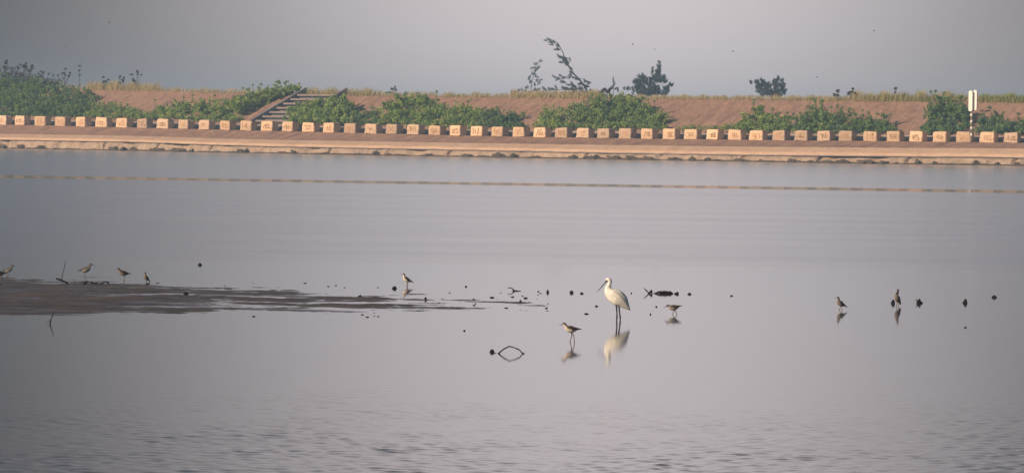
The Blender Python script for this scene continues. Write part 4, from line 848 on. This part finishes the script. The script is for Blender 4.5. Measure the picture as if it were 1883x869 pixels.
for i in range(40):
    if i < 24: x, y = rnd_c.uniform(800, 1010), rnd_c.uniform(538, 576)
    elif i < 34: x, y = rnd_c.uniform(250, 700), rnd_c.uniform(517, 529)
    else: x, y = rnd_c.uniform(400, 800), rnd_c.uniform(575, 583)
    p = at_z(x, y)
    if crumb is None: crumb = lump(x, y, 5, 2, '', 99, name='mud_crumb', cat='mud crumb', m='stone'); o = crumb
    else: o = crumb.copy(); COL.objects.link(o)
    o.location = p; k = rnd_c.uniform(0.35, 0.95); o.scale = (k*rnd_c.uniform(0.7, 1.8), k, k*rnd_c.uniform(0.5, 1.0))
    tag(o, 'tiny flat crumb of wet mud, one of many scattered round the mud bank', 'mud crumb', 'mud crumbs scattered round the mud bank')
def branch(label, lines, y0, name='driftwood', cat='driftwood', parts=None):
    x0 = lines[0][0][0][0]; loc = at_z(x0, y0); sc = F/loc.y; t = None
    mbs = MB()
    for pts, r in lines:
        q = [at_depth(x, y, loc.y) - loc for x, y in pts]; rs = [rr/sc for rr in (r if hasattr(r, '__len__') else [r]*len(q))]
        # rough bark: subdivide with jitter
        qq = []; rr2 = []; rnd = random.Random(int(x0)+len(q))
        for i in range(len(q)-1):
            for u in (0, .33, .66): qq.append(q[i].lerp(q[i+1], u) + Vector((0, rnd.uniform(-.01, .01), rnd.uniform(-.2, .2)*rs[i]))); rr2.append(lerp(rs[i], rs[i+1], u)*rnd.uniform(.85, 1.15))
        qq.append(q[-1]); rr2.append(rs[-1]); mbs.tube(qq, rr2, 7)
    o = mbs.build(name, MT['wood'], None, True); o.location = loc; tag(o, label, cat, 'driftwood and sticks in the shallows'); return o
branch('bent dark branch arching out of the water', [([(914, 650.5), (918, 648), (927, 641), (937, 636), (947, 639), (955, 642.5), (960, 648), (961, 651)], [1.2, 1.3, 1.2, 1.2, 1.1, 1.2, 1.0, 1.0]), ([(960, 649), (965, 648.6)], [1.2, .6]), ([(904, 650), (912, 649)], [1.6, .7])], 649.3)
branch('dark driftwood trunk with a raised twig lying right of the white bird', [([(1198, 541), (1203, 540), (1210, 537), (1222, 537), (1232, 537.5), (1237, 540.5)], [1.0, 1.8, 2.3, 2.8, 2.9, 2.2]), ([(1184, 529.5), (1191, 536), (1195, 542)], [.8, 1.2, 1.6]), ([(1192, 541), (1197, 535), (1199, 534)], [1.4, 2.0, 1.6]), ([(1199, 534), (1198, 542)], [1.2, 1.4])], 539.2)
branch('forked dark twig floating above the mud tip', [([(934, 528.5), (941, 529.5), (946, 534), (952, 534.5), (958, 535)], [.7, 1.0, 1.5, 1.2, .5]), ([(946, 533), (942, 535)], [1.0, .7])], 534.6, 'twig', 'twig')
branch('thick curved black branch rising at the left of the mud bank', [([(104, 512), (110, 513.5), (118, 517), (124, 521), (131, 523.5), (142, 524.5)], [1.9, 1.8, 1.7, 1.8, 1.2, .8])], 524)
branch('thin straight stick standing behind the curved black branch', [([(121, 479), (118, 492), (113.5, 512)], [.45, .6, .7])], 511.5, 'stick', 'stick')
branch('hollow dark driftwood log with a loop at its right end', [([(167, 518.5), (173, 521.5), (183, 522.5), (190, 522)], [1.4, 2.6, 2.8, 1.8]), ([(188, 519.5), (195, 517.5), (200, 519), (198, 523), (191, 525), (186, 524)], [1.0, 1.1, 1.2, 1.4, 1.2, 1.0])], 525)
branch('knotted piece of dark driftwood left of the hollow log', [([(150, 524), (155, 521), (161, 517)], [1.4, 2.4, 1.4]), ([(154, 521), (161, 524)], [1.8, 1.2]), ([(136, 518), (140, 523)], [.6, .6])], 524.5)
branch('thin crooked stick leaning out of calm water below the mud bank', [([(99, 569), (97, 578), (93, 588), (92, 595)], [.5, .8, 1.1, 1.2]), ([(93, 590), (84, 590.5)], [.4, .2])], 594, 'stick', 'stick')

# ------------------------------------------------------------------ haze
mb = MB(); mb.box((0, 1350, 6.5), (3600, 3000, 19)); hz = mb.build('haze', bpy.data.materials.new('haze'))
hm = hz.data.materials[0]; hm.use_nodes = True; t = hm.node_tree; t.nodes.clear(); ho = N(t, 'ShaderNodeOutputMaterial'); pv = N(t, 'ShaderNodeVolumePrincipled')
pv.inputs['Color'].default_value = (0.48, 0.73, 1.0, 1); pv.inputs['Density'].default_value = 0.00042; pv.inputs['Anisotropy'].default_value = 0.0
t.links.new(pv.outputs[0], ho.inputs['Volume']); tag(hz, None, None, None, 'stuff')
